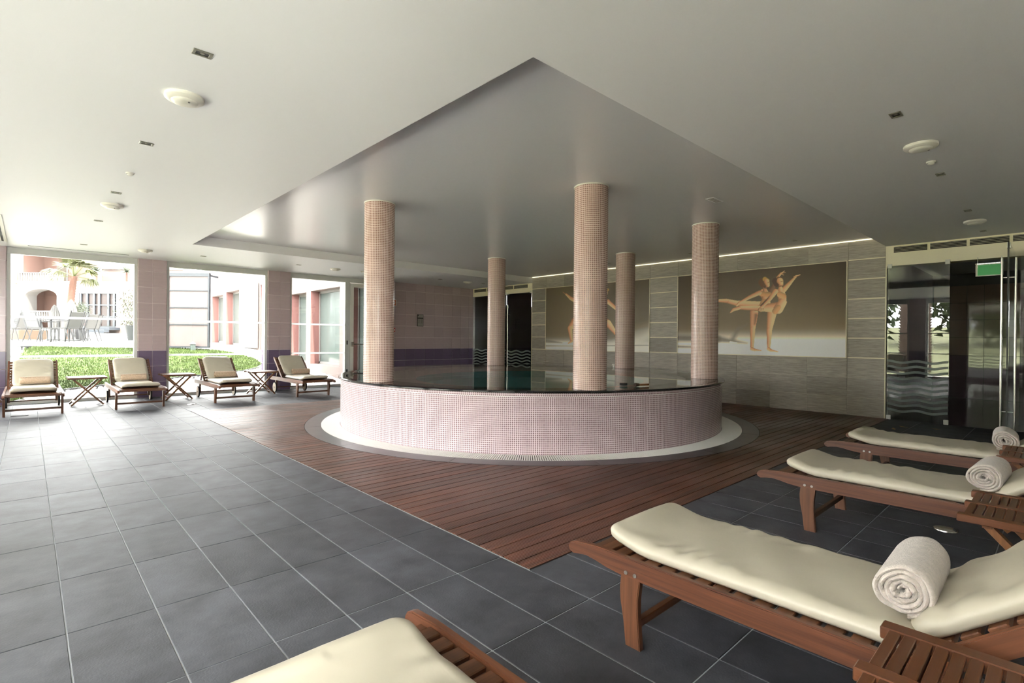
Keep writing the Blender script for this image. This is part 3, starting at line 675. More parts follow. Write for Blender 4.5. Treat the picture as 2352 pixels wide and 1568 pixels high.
# ------------------------------------------------------------------ glass entrances in the stone wall plane
def fascia(name, y0, y1, zb, vents, label):
    o = struct(name, MB().box(XW - 0.004, XW + 0.2, y0, y1, zb, ZC), 'cream', label)
    for (a, b_) in vents:
        g = MB().box(XW - 0.012, XW - 0.003, a, b_, 2.536, 2.640).obj('vent_frame', 'cream', o)
        MB().box(XW - 0.0135, XW - 0.0118, a + 0.008, b_ - 0.008, 2.545, 2.631).obj('vent_opening', 'darkslot', g)
        for q in range(4):
            z = 2.560 + q * 0.020
            MB().box(XW - 0.017, XW - 0.0135, a + 0.008, b_ - 0.008, z, z + 0.003).obj('vent_slat', 'cream', g)
    return o
fascia('trim_1', YF, 1.914, 2.345, [(1.835 - 0.437 * (k + 1) + 0.018, 1.835 - 0.437 * k) for k in range(7)], 'cream fascia with air vents over the near glass doors')
fascia('trim_2', 9.616, YW, 2.42, [(9.75 + 0.57 * k, 9.75 + 0.57 * k + 0.545) for k in range(4)], 'cream fascia with air vents over the far glass doors')
def waves(parent, y0, y1, zs, x, name='frosted_wave', wl=0.36, amp=0.014, h=0.036):
    for z in zs:
        nseg = 40; vs = []; fs = []
        for i in range(nseg + 1):
            y = y0 + (y1 - y0) * i / nseg; c = z + amp * math.sin(2 * PI * y / wl)
            for xx in (x, x - 0.0015): vs += [(xx, y, c - h / 2), (xx, y, c + h / 2)]
        for i in range(nseg):
            k = 4 * i; fs += [(k, k + 4, k + 5, k + 1), (k + 2, k + 3, k + 7, k + 6), (k + 1, k + 5, k + 7, k + 3), (k, k + 2, k + 6, k + 4)]
        MB().add(vs, fs).obj(name, 'film', parent)
d1 = empty('door_1', label='frameless glass entrance with open leaf and tall bar handles', kind='structure')
MB().box(XW - 0.006, XW + 0.006, 1.165, 1.90, 0.012, 2.345).obj('fixed_panel', 'mirrorglass', d1)
waves(d1, 1.17, 1.895, [0.885 - 0.082 * k for k in range(10)], XW - 0.0065)
for (y, z) in ((1.875, 0.02), (1.19, 0.02), (1.875, 2.33), (1.19, 2.33)): MB().box(XW - 0.02, XW + 0.02, y - 0.028, y + 0.028, z - 0.02, z + 0.045, 0.003).obj('glass_clip', 'white', d1)
MB().box(8.63, XW - 0.02, 0.492, 0.504, 0.015, 2.40).obj('open_leaf', 'doorglass', d1)
MB().box(8.612, 8.630, 0.490, 0.506, 0.015, 2.40).obj('leaf_edge', 'dark', d1)
for s_ in (-1, 1):
    y = 0.498 + s_ * 0.062
    h = MB().cyl((8.74, y, 0.06), (8.74, y, 2.22), 0.013, n=14).obj('bar_handle', 'steel', d1, 40)
    for z in (0.34, 1.98): MB().cyl((8.74, 0.498, z), (8.74, y, z), 0.008, n=10).obj('handle_bolt', 'steel', h, 40)
MB().box(8.66, 8.72, 0.482, 0.514, 2.33, 2.40).obj('top_pivot', 'steel', d1)
MB().box(XW - 0.006, XW + 0.006, YF, 0.44, 0.012, 2.345).obj('fixed_panel', 'doorglass', d1)
d2 = empty('door_2', label='frameless glass doors beyond the pool with bar handles', kind='structure')
MB().box(XW - 0.006, XW + 0.006, 10.60, 12.06, 0.012, 2.42).obj('door_leaf', 'doorglass', d2)
MB().box(XW - 0.006, XW + 0.006, 9.63, 10.585, 0.012, 2.42).obj('door_leaf', 'doorglass', d2)
waves(d2, 10.62, 12.04, [0.85 - 0.083 * k for k in range(6)], XW - 0.0065, wl=0.42, h=0.042, amp=0.02)
waves(d2, 9.64, 10.56, [0.85 - 0.083 * k for k in range(6)], XW - 0.0065, wl=0.42, h=0.042, amp=0.02)
for y in (10.50, 10.66):
    MB().cyl((XW - 0.05, y, 0.12), (XW - 0.05, y, 2.12), 0.014, n=12).obj('bar_handle', 'steel', d2, 40)
    for z in (0.4, 1.85): MB().cyl((XW - 0.05, y, z), (XW, y, z), 0.008, n=8).obj('handle_bolt', 'steel', d2, 40)
for y in (9.65, 10.59): MB().box(XW - 0.02, XW + 0.02, y - 0.03, y + 0.03, 2.40, 2.46, 0.003).obj('glass_clip', 'white', d2)
# corridor behind
struct('floor_corridor', MB().box(XW, XW + 6, YF, YW + 0.25, -0.2, -0.001), mat('polished_dark_floor', (0.012, 0.012, 0.013), 0.12), 'polished dark floor beyond the glass')
wc = struct('wall_corridor', MB().box(14.6, 14.8, YF, YW + 0.25, 0, ZC), 'dark', 'dark glossy tiled wall beyond the near glass doors')
tiled(wc, 'y', [0.10 + 0.275 * k for k in range(8)], [0.0, 0.455, 0.915, 1.293, 1.671, 2.03, 2.40], 14.6, -1, 0.92, mats=('darktile', 'darktile2'))
struct('wall_partition', MB().box(XW + 0.25, 14.6, 2.05, 2.3, 0, ZC).box(XW + 0.25, 14.6, 9.2, 9.45, 0, ZC), 'dark', 'dark side walls of the rooms beyond the glass')
struct('wall_vestibule', MB().box(XW + 0.25, 14.6, YW, YW + 0.25, 0, 2.25), mat('brown_tile', (0.16, 0.12, 0.105), 0.12), 'dark brown wall beyond the far glass doors')

# exit sign
ex = empty('exit_sign', (XW - 0.11, 0.738, 2.095), label='green emergency exit sign with lit LED strip hanging under the fascia', cat='sign')
MB().box(-0.006, 0.006, -0.142, 0.142, 0.0, 0.16, 0.002).obj('clear_plate', 'plastic', ex)
MB().box(-0.009, -0.006, -0.124, 0.120, 0.010, 0.152).obj('green_face', 'signgreen', ex)
MB().box(-0.02, 0.02, -0.145, 0.145, 0.16, 0.176, 0.002).obj('light_bar', 'plastic', ex)
for k in range(16): MB().box(-0.0225, -0.0198, -0.118 + k * 0.0155, -0.118 + k * 0.0155 + 0.009, 0.162, 0.174).obj('led', 'led', ex)
for s_ in (-1, 1): MB().box(-0.012, 0.012, s_ * 0.130 - 0.012, s_ * 0.130 + 0.012, 0.115, 0.145).obj('clamp', 'plastic', ex); MB().cyl((0, s_ * 0.12, 0.18), (0, s_ * 0.12, 0.262), 0.004).obj('hanger_rod', 'steel', ex)

# notices on the lilac wall
nt_ = empty('notice_plate', (7.83, YW - 0.012, 1.505), label='small grey house rules plate fixed to the lilac tile wall', cat='sign')
MB().box(-0.098, 0.098, -0.012, 0.006, 0.0, 0.325, 0.003).obj('plate', 'dark', nt_)
MB().box(-0.088, 0.088, -0.016, -0.011, 0.01, 0.205, 0.001).obj('text_panel', 'plate', nt_)
MB().box(-0.088, 0.088, -0.016, -0.011, 0.24, 0.315, 0.001).obj('title_panel', 'plate', nt_)
ink = MB()
for c_ in (-0.078, 0.012):
    for k in range(8): ink.box(c_, c_ + 0.045 + 0.02 * ((k * 7) % 3) / 2, -0.0168, -0.0155, 0.185 - k * 0.014, 0.189 - k * 0.014)
ink.obj('printed_lines', 'plateink', nt_)
MB().cyl((-0.075, -0.0158, 0.30), (-0.075, -0.020, 0.30), 0.018).obj('round_mark', 'plateink', nt_)
fs_ = empty('hose_sign', (6.99, YW - 0.012, 2.02), label='square orange fire equipment sign on the lilac wall', cat='sign')
MB().box(-0.09, 0.09, -0.02, 0.006, 0, 0.17, 0.003).obj('panel', 'plastic', fs_)
MB().box(-0.075, 0.068, -0.0225, -0.019, 0.015, 0.155).obj('orange_face', 'orange', fs_)
MB().lathe([(0.03, -0.002), (0.05, -0.002), (0.05, 0.002), (0.03, 0.002)], n=24).obj('white_ring', 'plastic', fs_)
fs_.children[-1].rotation_euler = (PI / 2, 0, 0); fs_.children[-1].location = (0.0, -0.0235, 0.085)
al = empty('alarm_button', (6.995, YW - 0.012, 1.345), label='small red fire alarm call point on the lilac wall', cat='alarm')
MB().box(-0.045, 0.045, -0.04, 0.006, 0, 0.1, 0.004).obj('housing', 'red', al); MB().box(-0.028, 0.03, -0.043, -0.039, 0.03, 0.07).obj('glass_face', 'plastic', al)

# ------------------------------------------------------------------ ceiling fittings
dl = None
DLS = [(0.663, y, ZC) for y in (3.096, 4.835, 6.717, 8.518, 10.91)] + [(2.357, 10.85, ZC), (4.035, 10.71, ZC), (5.75, 10.70, ZC), (7.505, 10.68, ZC), (8.887, 10.66, ZC)] + [(x, 0.775, ZC) for x in (4.115, 5.846, 7.661, 9.19)] + [(9.0, y, ZR) for y in (3.015, 4.80, 6.638, 8.414)]
for k, (x, y, z) in enumerate(DLS):
    if y > 10 and x < 1: lab, grp = 'small recessed downlight at the corner of the aisle and window rows', 'downlights along the windows'
    elif y > 10: lab, grp = '%s small recessed downlight from the stone wall in the row along the windows' % ('', '', '', '', '', '', 'fifth', 'fourth', 'third', 'second', 'first')[k + 1], 'downlights along the windows'
    elif x < 1: lab, grp = '%s small recessed downlight of the aisle row counted from the windows' % ('fifth', 'fourth', 'third', 'second')[k], 'downlights over the tiled aisle'
    elif y < 1: lab, grp = '%s small recessed downlight from the glass doors over the lounger row' % ('fourth', 'third', 'second', 'first')[k - 10], 'downlights over the lounger row'
    else: lab, grp = '%s small recessed downlight from the near glass doors along the stone wall' % ('first', 'second', 'third', 'fourth')[k - 14], 'downlights in the ceiling recess'
    e = empty('downlight', (x, y, z), label=lab, cat='light', group=grp)
    if dl is None:
        w, d = 0.046, 0.032
        c1 = MB().box(-w, w, -d, -d + 0.012, -0.006, 0.001, 0.002).box(-w, w, d - 0.012, d, -0.006, 0.001, 0.002).box(-w, -w + 0.016, -d + 0.012, d - 0.012, -0.006, 0.001, 0.002).box(w - 0.016, w, -d + 0.012, d - 0.012, -0.006, 0.001, 0.002).obj('trim', 'gunmetal', e)
        c2 = MB().box(-w + 0.016, w - 0.016, -d + 0.012, d - 0.012, -0.002, 0.0005).obj('lamp', 'lampdark', e)
        c3 = MB().lathe([(0.0, -0.0045), (0.009, -0.004), (0.011, -0.002)], n=16).obj('bulb', 'gunmetal', e, 40)
        dl = (c1, c2, c3)
    else:
        for c in dl: o = c.copy(); COL.objects.link(o); o.parent = e
dm = None
for (x, y) in ((0.704, 3.732), (0.695, 7.369), (1.476, 10.83), (4.819, 10.73), (8.339, 10.64), (4.882, 0.765), (8.369, 0.782)):
    lab = {(0.704, 3.732): 'second round ivory ceiling dome of the aisle from the windows', (0.695, 7.369): 'round ivory ceiling dome of the aisle closest to the windows', (1.476, 10.83): 'round ivory ceiling dome before the first window pillar', (4.819, 10.73): 'round ivory ceiling dome before the terrace door', (8.339, 10.64): 'round ivory ceiling dome before the lilac wall', (4.882, 0.765): 'second round ivory ceiling dome from the glass doors over the lounger row', (8.369, 0.782): 'round ivory ceiling dome closest to the glass doors'}[(x, y)]
    grp = 'round ceiling domes'
    e = empty('ceiling_dome', (x, y, ZC), label=lab, cat='ceiling light', group=grp)
    if dm is None:
        c1 = MB().lathe([(0.106, 0.001), (0.106, -0.018), (0.096, -0.026), (0.072, -0.030)], n=40).obj('base', 'plastic', e, 50)
        c2 = MB().lathe([(0.072, -0.030), (0.068, -0.038), (0.046, -0.045), (0.0, -0.048)], n=40).obj('diffuser', 'plastic', e, 50)
        c3 = MB().cyl((0.015, -0.045, -0.042), (0.015, -0.045, -0.049), 0.006, n=10).obj('screw', 'gunmetal', e)
        dm = (c1, c2, c3)
    else:
        for c in dm: o = c.copy(); COL.objects.link(o); o.parent = e
for (x, y, lab) in ((0.676, 5.817, 'small white smoke detector over the tiled aisle'), (5.388, 0.775, 'small white smoke detector over the loungers by the glass doors'), (5.42, 10.70, 'small white smoke detector near the terrace door')):
    e = empty('smoke_detector', (x, y, ZC), label=lab, cat='detector')
    MB().lathe([(0.034, 0.001), (0.034, -0.008), (0.028, -0.012)], n=24).obj('base', 'plastic', e, 40); MB().lathe([(0.023, -0.011), (0.023, -0.018), (0.015, -0.025), (0.0, -0.026)], n=24).obj('sensor_head', 'plastic', e, 40)
g = empty('ceiling_diffuser', (-0.33, 10.2, ZC), label='white linear slot diffuser in the ceiling corner', cat='vent')
MB().box(-0.09, 0.09, -1.25, 1.25, -0.006, 0.001).obj('frame', 'white', g)
for k in range(3): MB().box(-0.06 + k * 0.045, -0.035 + k * 0.045, -1.22, 1.22, -0.0075, -0.0055).obj('slot', 'darkslot', g)
bs = tag(MB().box(0.0, 1.35, 11.70, 11.725, ZC - 0.003, ZC + 0.001).obj('blind_slot', 'darkslot'), 'dark blind slot in the ceiling before the garden window', 'slot')
v = empty('recess_grille', tuple(at_z(1641, 459, ZR)), label='small white grille in the recessed ceiling above the pool', cat='vent')
MB().box(-0.12, 0.12, -0.05, 0.05, -0.005, 0.001).obj('frame', 'ceiling', v)
for k in range(5): MB().box(-0.10 + k * 0.044, -0.075 + k * 0.044, -0.035, 0.035, -0.0065, -0.0045).obj('slot', 'gunmetal', v)

# ------------------------------------------------------------------ sun loungers
LW = 0.665
RAIL = [(0.015, .318), (0.045, .331), (.09, .334), (.15, .340), (.22, .340), (.35, .338), (1.84, .338), (1.84, .262), (.32, .262), (.26, .264), (.20, .270), (.15, .280), (.10, .286), (.06, .281), (.03, .275), (.010, .284), (0.003, .300)]
LEG = [(.273, .272), (.268, .22), (.270, .17), (.285, .09), (.296, 0), (.360, 0), (.355, .06), (.349, .13), (.349, .19), (.358, .272)]
BA, BH = math.radians(39), 1.165
def make_lounger():
    e = empty('sun_lounger')
    for s_ in (-1, 1):
        xo = s_ * LW / 2; xi = s_ * (LW / 2 - 0.028)
        r1 = MB().prism(RAIL, min(xo, xi), max(xo, xi), 'x', 0.004).obj('side_rail', 'teak_y', e, 40)
        for y in (.298, .338): MB().cyl((xo, y, .282), (xo + s_ * 0.004, y, .282), 0.0075, n=12).cyl((xo + s_ * 0.004, y, .282), (xo + s_ * 0.0055, y, .282), 0.0035, n=8).obj('bolt', 'bolt', r1, 40)
        MB().cyl((xo, 1.235, .277), (xo + s_ * 0.003, 1.235, .277), 0.006, n=10).obj('bolt', 'bolt', r1, 40)
        MB().prism(LEG, min(xo - s_ * 0.002, xo - s_ * 0.03), max(xo - s_ * 0.002, xo - s_ * 0.03), 'x', 0.003).obj('leg', 'teak_z', e, 40)
        MB().box(min(xi, xi - s_ * 0.03), max(xi, xi - s_ * 0.03), 1.545, 1.605, 0.085, 0.30, 0.003).obj('wheel_bracket', 'teak_z', e)
        w = MB().cyl((xo - s_ * 0.028, 1.575, 0.105), (xo, 1.575, 0.105), 0.098, n=28).obj('wheel', 'wheelwood', e, 40)
        MB().lathe([(0.098, -0.012), (0.106, -0.012), (0.106, 0.012), (0.098, 0.012), (0.098, -0.012)], n=28).obj('tyre', 'rubber', w, 40)
        t_ = w.children[0]; t_.rotation_euler = (0, PI / 2, 0); t_.location = (xo - s_ * 0.014, 1.575, 0.105)
        MB().cyl((xo, 1.575, 0.105), (xo + s_ * 0.004, 1.575, 0.105), 0.018, n=14).obj('hub', 'teak_z', w, 40)
    iw = LW / 2 - 0.028
    MB().box(-iw, iw, .318, .345, .075, .105, 0.003).obj('stretcher', 'teak_x', e)
    MB().box(-iw, iw, .10, .135, .288, .318, 0.003).obj('foot_bar', 'teak_x', e)
    MB().cyl((-iw, 1.575, 0.105), (iw, 1.575, 0.105), 0.011, n=12).obj('axle', 'teak_x', e, 40)
    sm = MB().box(-iw, iw, -0.026, 0.026, -0.008, 0.008, 0.003).mesh('slat', 'teak_x')
    y = 0.175
    while y < BH - 0.03: link('slat', sm, e, (0, y, .322)); y += 0.068
    # raised back
    bk = empty('back_frame'); bk.parent = e; bk.location = (0, BH, .318); bk.rotation_euler = (BA, 0, 0)
    bi = iw - 0.002
    for s_ in (-1, 1):
        xo = s_ * bi; xi = s_ * (bi - 0.025)
        MB().prism([(-0.01, -0.048), (0.64, -0.048), (0.68, -0.038), (0.70, -0.016), (0.69, 0.004), (0.66, 0.010), (-0.01, 0.008)], min(xo, xi), max(xo, xi), 'x', 0.003).obj('back_rail', 'teak_y', bk, 40)
    sb = MB().box(-bi + 0.025, bi - 0.025, -0.024, 0.024, -0.008, 0.008, 0.003).mesh('back_slat', 'teak_x')
    y = 0.04
    while y < 0.66: link('back_slat', sb, bk, (0, y, 0.008)); y += 0.066
    # prop behind the back
    yb, zb = BH + 0.46 * math.cos(BA), .318 + 0.46 * math.sin(BA)
    pr = MB()
    for s_ in (-1, 1): pr.bar((s_ * (bi - 0.05), yb, zb - 0.02), (s_ * (bi - 0.05), yb + 0.16, .300), 0.022, 0.03)
    pr.bar((-bi + 0.04, yb + 0.16, .300), (bi - 0.04, yb + 0.16, .300), 0.03, 0.025)
    pr.obj('prop', 'teak_z', e)
    return e
def pad(name, x_half, y0, y1, thick, seed, nper=320, nring=30, corner=0.06, edge=0.045, foot=False, wr=1.35):
    rs = random.Random(seed); ph = [rs.uniform(0, 6.28) for _ in range(12)]
    hx, hy = x_half, (y1 - y0) / 2; cyy = (y0 + y1) / 2
    per = []
    # rounded-rectangle outline
    pts = []
    for (sx, sy, a0) in ((1, 1, 0), (-1, 1, PI / 2), (-1, -1, PI), (1, -1, 1.5 * PI)):
        for k in range(9): a = a0 + PI / 2 * k / 8; pts.append((sx * (hx - corner) + corner * math.cos(a), sy * (hy - corner) + corner * math.sin(a)))
    P = np.array(pts + [pts[0]]); seg = np.hypot(*(P[1:] - P[:-1]).T); cum = np.concatenate([[0], np.cumsum(seg)])
    tt = np.linspace(0, cum[-1], nper + 1)[:-1]
    O = np.stack([np.interp(tt, cum, P[:, 0]), np.interp(tt, cum, P[:, 1])], 1)
    ss = 1 - (1 - np.linspace(0, 1, nring)) ** 1.8; ss = ss[1:]
    vs = []; 
    def sdf(x, y):
        qx, qy = np.abs(x) - (hx - corner), np.abs(y) - (hy - corner)
        return -(np.hypot(np.maximum(qx, 0), np.maximum(qy, 0)) + np.minimum(np.maximum(qx, qy), 0) - corner)
    def top(x, y):
        d = np.maximum(sdf(x, y), 0); q = np.clip(d / edge, 0, 1)
        z = thick * (0.45 + 0.55 * np.sqrt(1 - (1 - q) ** 2))
        # puckers along the long seams, fading inwards, and long soft folds
        band = np.exp(-((d - 0.055) / 0.04) ** 2)
        z = z + wr * 0.0038 * band * np.sin(y * 62 + 2.2 * np.sin(y * 11 + ph[0]) + 14 * x + ph[1] * np.sign(x)) * (0.5 + 0.5 * np.sin(y * 7 + ph[2] + x * 3))
        z = z + wr * 0.0026 * np.sin(y * 9 + 5 * x + ph[3]) * np.sin(x * 7 + ph[4]) * q + wr * 0.002 * np.sin(y * 23 - 16 * x + ph[5]) * np.exp(-((np.abs(x) - hx * 0.55) / 0.1) ** 2) * q
        z = z + 0.008 * q * np.exp(-(x / (hx * 0.8)) ** 2)
        return z
    def shape(x, y, z):
        yw = y + cyy
        if foot:
            k = np.clip((y0 + 0.20 - yw) / 0.20, 0, 1); z = z + 0.035 * k * k * (3 - 2 * k)
        return np.stack([x, yw, z], -1)
    vs_t = [shape(np.array([0.0]), np.array([0.0]), top(np.array([0.0]), np.array([0.0])))]
    for s_ in ss: x, y = O[:, 0] * s_, O[:, 1] * s_; vs_t.append(shape(x, y, top(x, y)))
    rim = shape(O[:, 0] * 0.992, O[:, 1] * 0.996, np.full(nper, thick * 0.2)); bot = shape(O[:, 0] * 0.95, O[:, 1] * 0.98, np.zeros(nper))
    V = np.concatenate(vs_t + [rim, bot, shape(np.array([0.0]), np.array([0.0]), np.array([0.0]))])
    fs = [(0, 1 + i, 1 + (i + 1) % nper) for i in range(nper)]
    nr = len(ss) + 2
    for r_ in range(nr - 1):
        a, b_ = 1 + r_ * nper, 1 + (r_ + 1) * nper
        fs += [(a + i, b_ + i, b_ + (i + 1) % nper, a + (i + 1) % nper) for i in range(nper)]
    last = 1 + nr * nper; a = 1 + (nr - 1) * nper
    fs += [(last, a + (i + 1) % nper, a + i) for i in range(nper)]
    mb = MB(); mb.add(V.tolist(), fs); return mb
def make_cushion(seed):
    e = empty('lounger_cushion')
    pad('seat_pad', 0.256, 0.155, BH + 0.035, 0.054, seed, foot=True).obj('seat_pad', 'vinyl', e, 70).location = (0, 0, .332)
    b = pad('back_pad', 0.246, 0.0, 0.64, 0.054, seed + 50, nper=240, corner=0.09).obj('back_pad', 'vinyl', e, 70)
    b.location = (0, BH + 0.012, .352); b.rotation_euler = (BA, 0, 0)
    return e
def make_towel(R, LEN, seed):
    rs = random.Random(seed); turns = 4.6; n = 200; r0 = 0.010; th = (R - r0) / turns * 0.93
    vs = []; prof = []
    hl = LEN / 2
    for (n_, l_) in ((-.5, -.86), (-.42, -.97), (0, -1.0), (.42, -.97), (.5, -.86), (.5, -.4), (.5, 0), (.5, .4), (.5, .86), (.42, .97), (0, 1.0), (-.42, .97), (-.5, .86), (-.5, 0)): prof.append((n_ * th, l_))
    k = len(prof)
    p1, p2 = rs.uniform(0, 6), rs.uniform(0, 6)
    for i in range(n + 1):
        t = i / n; a = turns * 2 * PI * t + PI * 1.4
        r = r0 + (R - r0 - th / 2) * t + 0.0025 * math.sin(3 * a + p1) * (t if t < .9 else 1) 
        jit = 0.010 * math.sin(2.3 * a + p2) * (1 - t) + 0.003 * math.sin(7 * a)
        for (nn, l_) in prof:
            rr = r + nn * (1 if t > 0.02 else 0.5)
            ovx = 1.04; vs.append((l_ * hl + jit * (1 if l_ > 0.5 else -1 if l_ < -0.5 else 0), ovx * rr * math.cos(a), 0.96 * rr * math.sin(a)))
    fs = []
    for i in range(n):
        for q in range(k): fs.append((i * k + q, i * k + (q + 1) % k, (i + 1) * k + (q + 1) % k, (i + 1) * k + q))
    fs += [tuple(range(k))[::-1], tuple(n * k + q for q in range(k))]
    return MB().add(vs, fs)
# placing: (x centre, y of foot tip, rotation)
RIGHT = [(1.69 + LW / 2, 1.453, PI), (3.55 + LW / 2, 1.412, PI), (5.03 + LW / 2, 1.435, PI), (0.235 + LW / 2, 1.425, PI)]
WINDOW = [(0.072, 10.05, 0), (1.355, 10.035, 0), (2.752, 9.975, 0), (4.205, 10.035, 0)]
LEFT = [(-0.235, 9.30, PI / 2), (-0.30, 3.95, PI / 2)]
RL = [('third', 'third teak sun lounger from the near glass doors'), ('second', 'second teak sun lounger from the near glass doors'), ('nearest', 'teak sun lounger closest to the near glass doors'), ('fourth', 'fourth teak sun lounger from the near glass doors, at the end of its row')]
WLb = [('fourth', 'fourth wheeled teak lounger from the pool in the row under the windows'), ('third', 'third wheeled teak lounger from the pool in the row under the windows'), ('second', 'second wheeled teak lounger from the pool in the row under the windows'), ('nearest', 'wheeled teak lounger nearest the pool in the row under the windows')]
LLb = [('corner', 'teak lounger on the garden side near the window corner'), ('mid', 'teak lounger on the garden side seen reflected in the glass')]
proto = make_lounger(); first = True
cushes = {}
def at_lounger(o, spec):
    o.location = (spec[0], spec[1], 0); o.rotation_euler = (0, 0, spec[2])
seed = 3
for specs, labs, grp, where in ((RIGHT, RL, 'loungers in the row before the glass doors', 'near glass doors'), (WINDOW, WLb, 'loungers in the row under the windows', 'pool'), (LEFT, LLb, 'loungers along the garden side', '')):
    for sp, (ordn, lab) in zip(specs, labs):
        o = proto if first else copy_tree(proto); first = False
        at_lounger(o, sp); tag(o, lab, 'sun lounger', grp)
        c = make_cushion(seed); seed += 1
        at_lounger(c, (sp[0] + {'fourth': -0.045, 'third': -0.022, 'second': -0.02}.get(ordn, -0.01) * (1 if specs is RIGHT else 0), sp[1], sp[2]))
        if grp.startswith('loungers in the row before'): cl_ = 'cream folded vinyl cushion on the %s lounger from the near glass doors' % (ordn if ordn != 'nearest' else 'first')
        elif 'windows' in grp: cl_ = 'cream folded vinyl cushion on the %s window lounger from the pool' % (ordn if ordn != 'nearest' else 'first')
        else: cl_ = 'cream cushion on the garden side lounger %s' % ('near the window corner' if ordn == 'corner' else 'seen reflected in the glass')
        tag(c, cl_, 'cushion', 'cushions on the loungers')
# towels
for k, (sp, ordn) in enumerate(zip(RIGHT[:3], ('third', 'second', 'first'))):
    R_, Ln = 0.078, 0.34
    o = tag(make_towel(R_, Ln, 5 + k).obj('rolled_towel', 'towel', None, 60), 'fat rolled beige towel on the %s lounger from the near glass doors' % ordn, 'towel', 'rolled towels on the lounger row')
    o.location = (sp[0] + (-0.045, -0.06, -0.05)[k], sp[1] - 1.135 + (0, 0.01, 0.015)[k], .332 + 0.066 + R_ * 0.97); o.rotation_euler = (2.6 + 0.4 * k, 0, (0.02, -0.05, 0.06)[k])
tw = make_towel(0.062, 0.36, 11).mesh('rolled_towel', 'tantowel', 60)
for k, (sp, ordn) in enumerate(zip(WINDOW, ('fourth', 'third', 'second', 'first'))):
    o = tag(link('rolled_towel', tw), 'rolled beige towel lying on the %s window lounger from the pool' % ordn, 'towel', 'rolled towels on the window loungers')
    o.location = (sp[0] + (0.02, 0.01, 0.04, 0.06)[k], sp[1] + 1.125, .332 + 0.066 + 0.060); o.rotation_euler = (0.3 * k, 0, 0)

# ------------------------------------------------------------------ folding side tables
def make_table():
    e = empty('side_table')
    w, d, z = 0.26, 0.26, 0.48
    for x in (-w, -0.022, w - 0.045): MB().box(x, x + 0.045, -d, d, z - 0.030, z, 0.003).obj('top_rail', 'table_y', e)
    wid = (w - 0.045) - 0.023
    sm = MB().box(-wid / 2, wid / 2, -0.0120, 0.0120, -0.008, 0.008, 0.002).mesh('top_slat', 'table_x')
    y = -d + 0.0122
    while y < d - 0.005:
        for x in (-(0.022 + wid / 2), 0.023 + wid / 2): link('top_slat', sm, e, (x, y, z - 0.0092))
        y += 0.0298
    for s_ in (-1, 1):
        for q, xs in ((1, 0.215), (-1, 0.170)):
            x = s_ * xs
            MB().bar((x, q * 0.215, 0.012), (x, -q * 0.185, z - 0.034), 0.040, 0.026, (0, q * 1, 1)).obj('leg', 'table_z', e)
    for q in (1, -1): MB().bar((-0.20, q * 0.17, 0.066), (0.20, q * 0.17, 0.066), 0.035, 0.02).obj('foot_rail', 'table_x', e)
    for q in (1, -1): MB().bar((-0.22, q * 0.17, z - 0.040), (0.22, q * 0.17, z - 0.040), 0.03, 0.018).obj('bearer', 'table_x', e)
    MB().cyl((-0.235, 0.013, 0.243), (0.235, 0.013, 0.243), 0.006, n=8).obj('pivot', 'bolt', e)
    return e
tp = make_table(); ft = True
for (x, y, rz, lab, grp) in ((1.32, 0.31 - 0.26, 0, 'slatted wooden folding table between the third and fourth loungers from the glass doors', 'tables in the lounger row'),
                            (3.045, 0.306 - 0.26, 0, 'slatted wooden folding table between the second and third loungers from the glass doors', 'tables in the lounger row'),
                            (4.66, 0.300 - 0.26, 0, 'slatted wooden folding table between the first and second loungers from the glass doors', 'tables in the lounger row'),
                            (0.74, 11.40, PI / 2, 'folding side table between the third and fourth window loungers from the pool', 'tables under the windows'),
                            (2.05, 11.37, PI / 2, 'folding side table between the second and third window loungers from the pool', 'tables under the windows'),
                            (3.53, 11.36, PI / 2, 'folding side table between the first and second window loungers from the pool', 'tables under the windows')):
    o = tp if ft else copy_tree(tp); ft = False
    o.location = (x, y, 0); o.rotation_euler = (0, 0, rz); tag(o, lab, 'table', grp)

# ------------------------------------------------------------------ small things
p = at_z(2172, 1216, 0)
e = empty('floor_socket', (p.x, p.y, 0), label='round steel floor socket between second and third loungers', cat='floor socket')
MB().lathe([(0.062, 0.0), (0.06, 0.006), (0.045, 0.010), (0.0, 0.011)], n=28).obj('cover', 'steel', e, 40); MB().box(-0.015, 0.03, -0.055, -0.035, 0.008, 0.012).obj('latch', 'rubber', e)
p = at_z(440, 928.5, 0)
e = empty('floor_socket', (p.x, p.y, 0), label='round steel floor socket before the window loungers', cat='floor socket')
MB().lathe([(0.062, 0.0), (0.06, 0.006), (0.045, 0.010), (0.0, 0.011)], n=28).obj('cover', 'steel', e, 40); MB().box(-0.015, 0.03, -0.055, -0.035, 0.008, 0.012).obj('latch', 'rubber', e)
p = at_z(44, 955, 0)
tag(MB().prism([(-.09, -.03), (.08, -.045), (.10, 0.0), (-.07, .03)], 0.0, 0.006, 'z').obj('floor_mat_scrap', 'rubber'), 'small black flat plate on the floor before the window corner lounger', 'plate').location = (p.x, p.y, 0.0005)
for k, (px, py, rz, lab) in enumerate(((2053, 985.5, 0.3, 'small curled dry leaf beside the deck corner'), (2076, 981, 1.2, 'small yellow dry leaf on the slate near the glass panel'), (2154, 986.5, 2.0, 'small pale dry leaf in front of the open glass leaf'))):
    p = at_z(px, py, 0); mb = MB()
    mb.add([(-.05, 0, .001), (-.02, .018, .006), (.02, .02, .004), (.055, 0, .010), (.02, -.018, .005), (-.02, -.016, .003), (0, 0, .008)], [(6, 0, 5), (6, 5, 4), (6, 4, 3), (6, 3, 2), (6, 2, 1), (6, 1, 0)])
    o = tag(mb.obj('fallen_leaf', 'leaf'), lab, 'leaf'); o.location = (p.x, p.y, 0.0005); o.rotation_euler = (0, 0, rz); o.scale = (1.2, 1.2, 1.2)
p = at_z(1432, 884, 0.66)
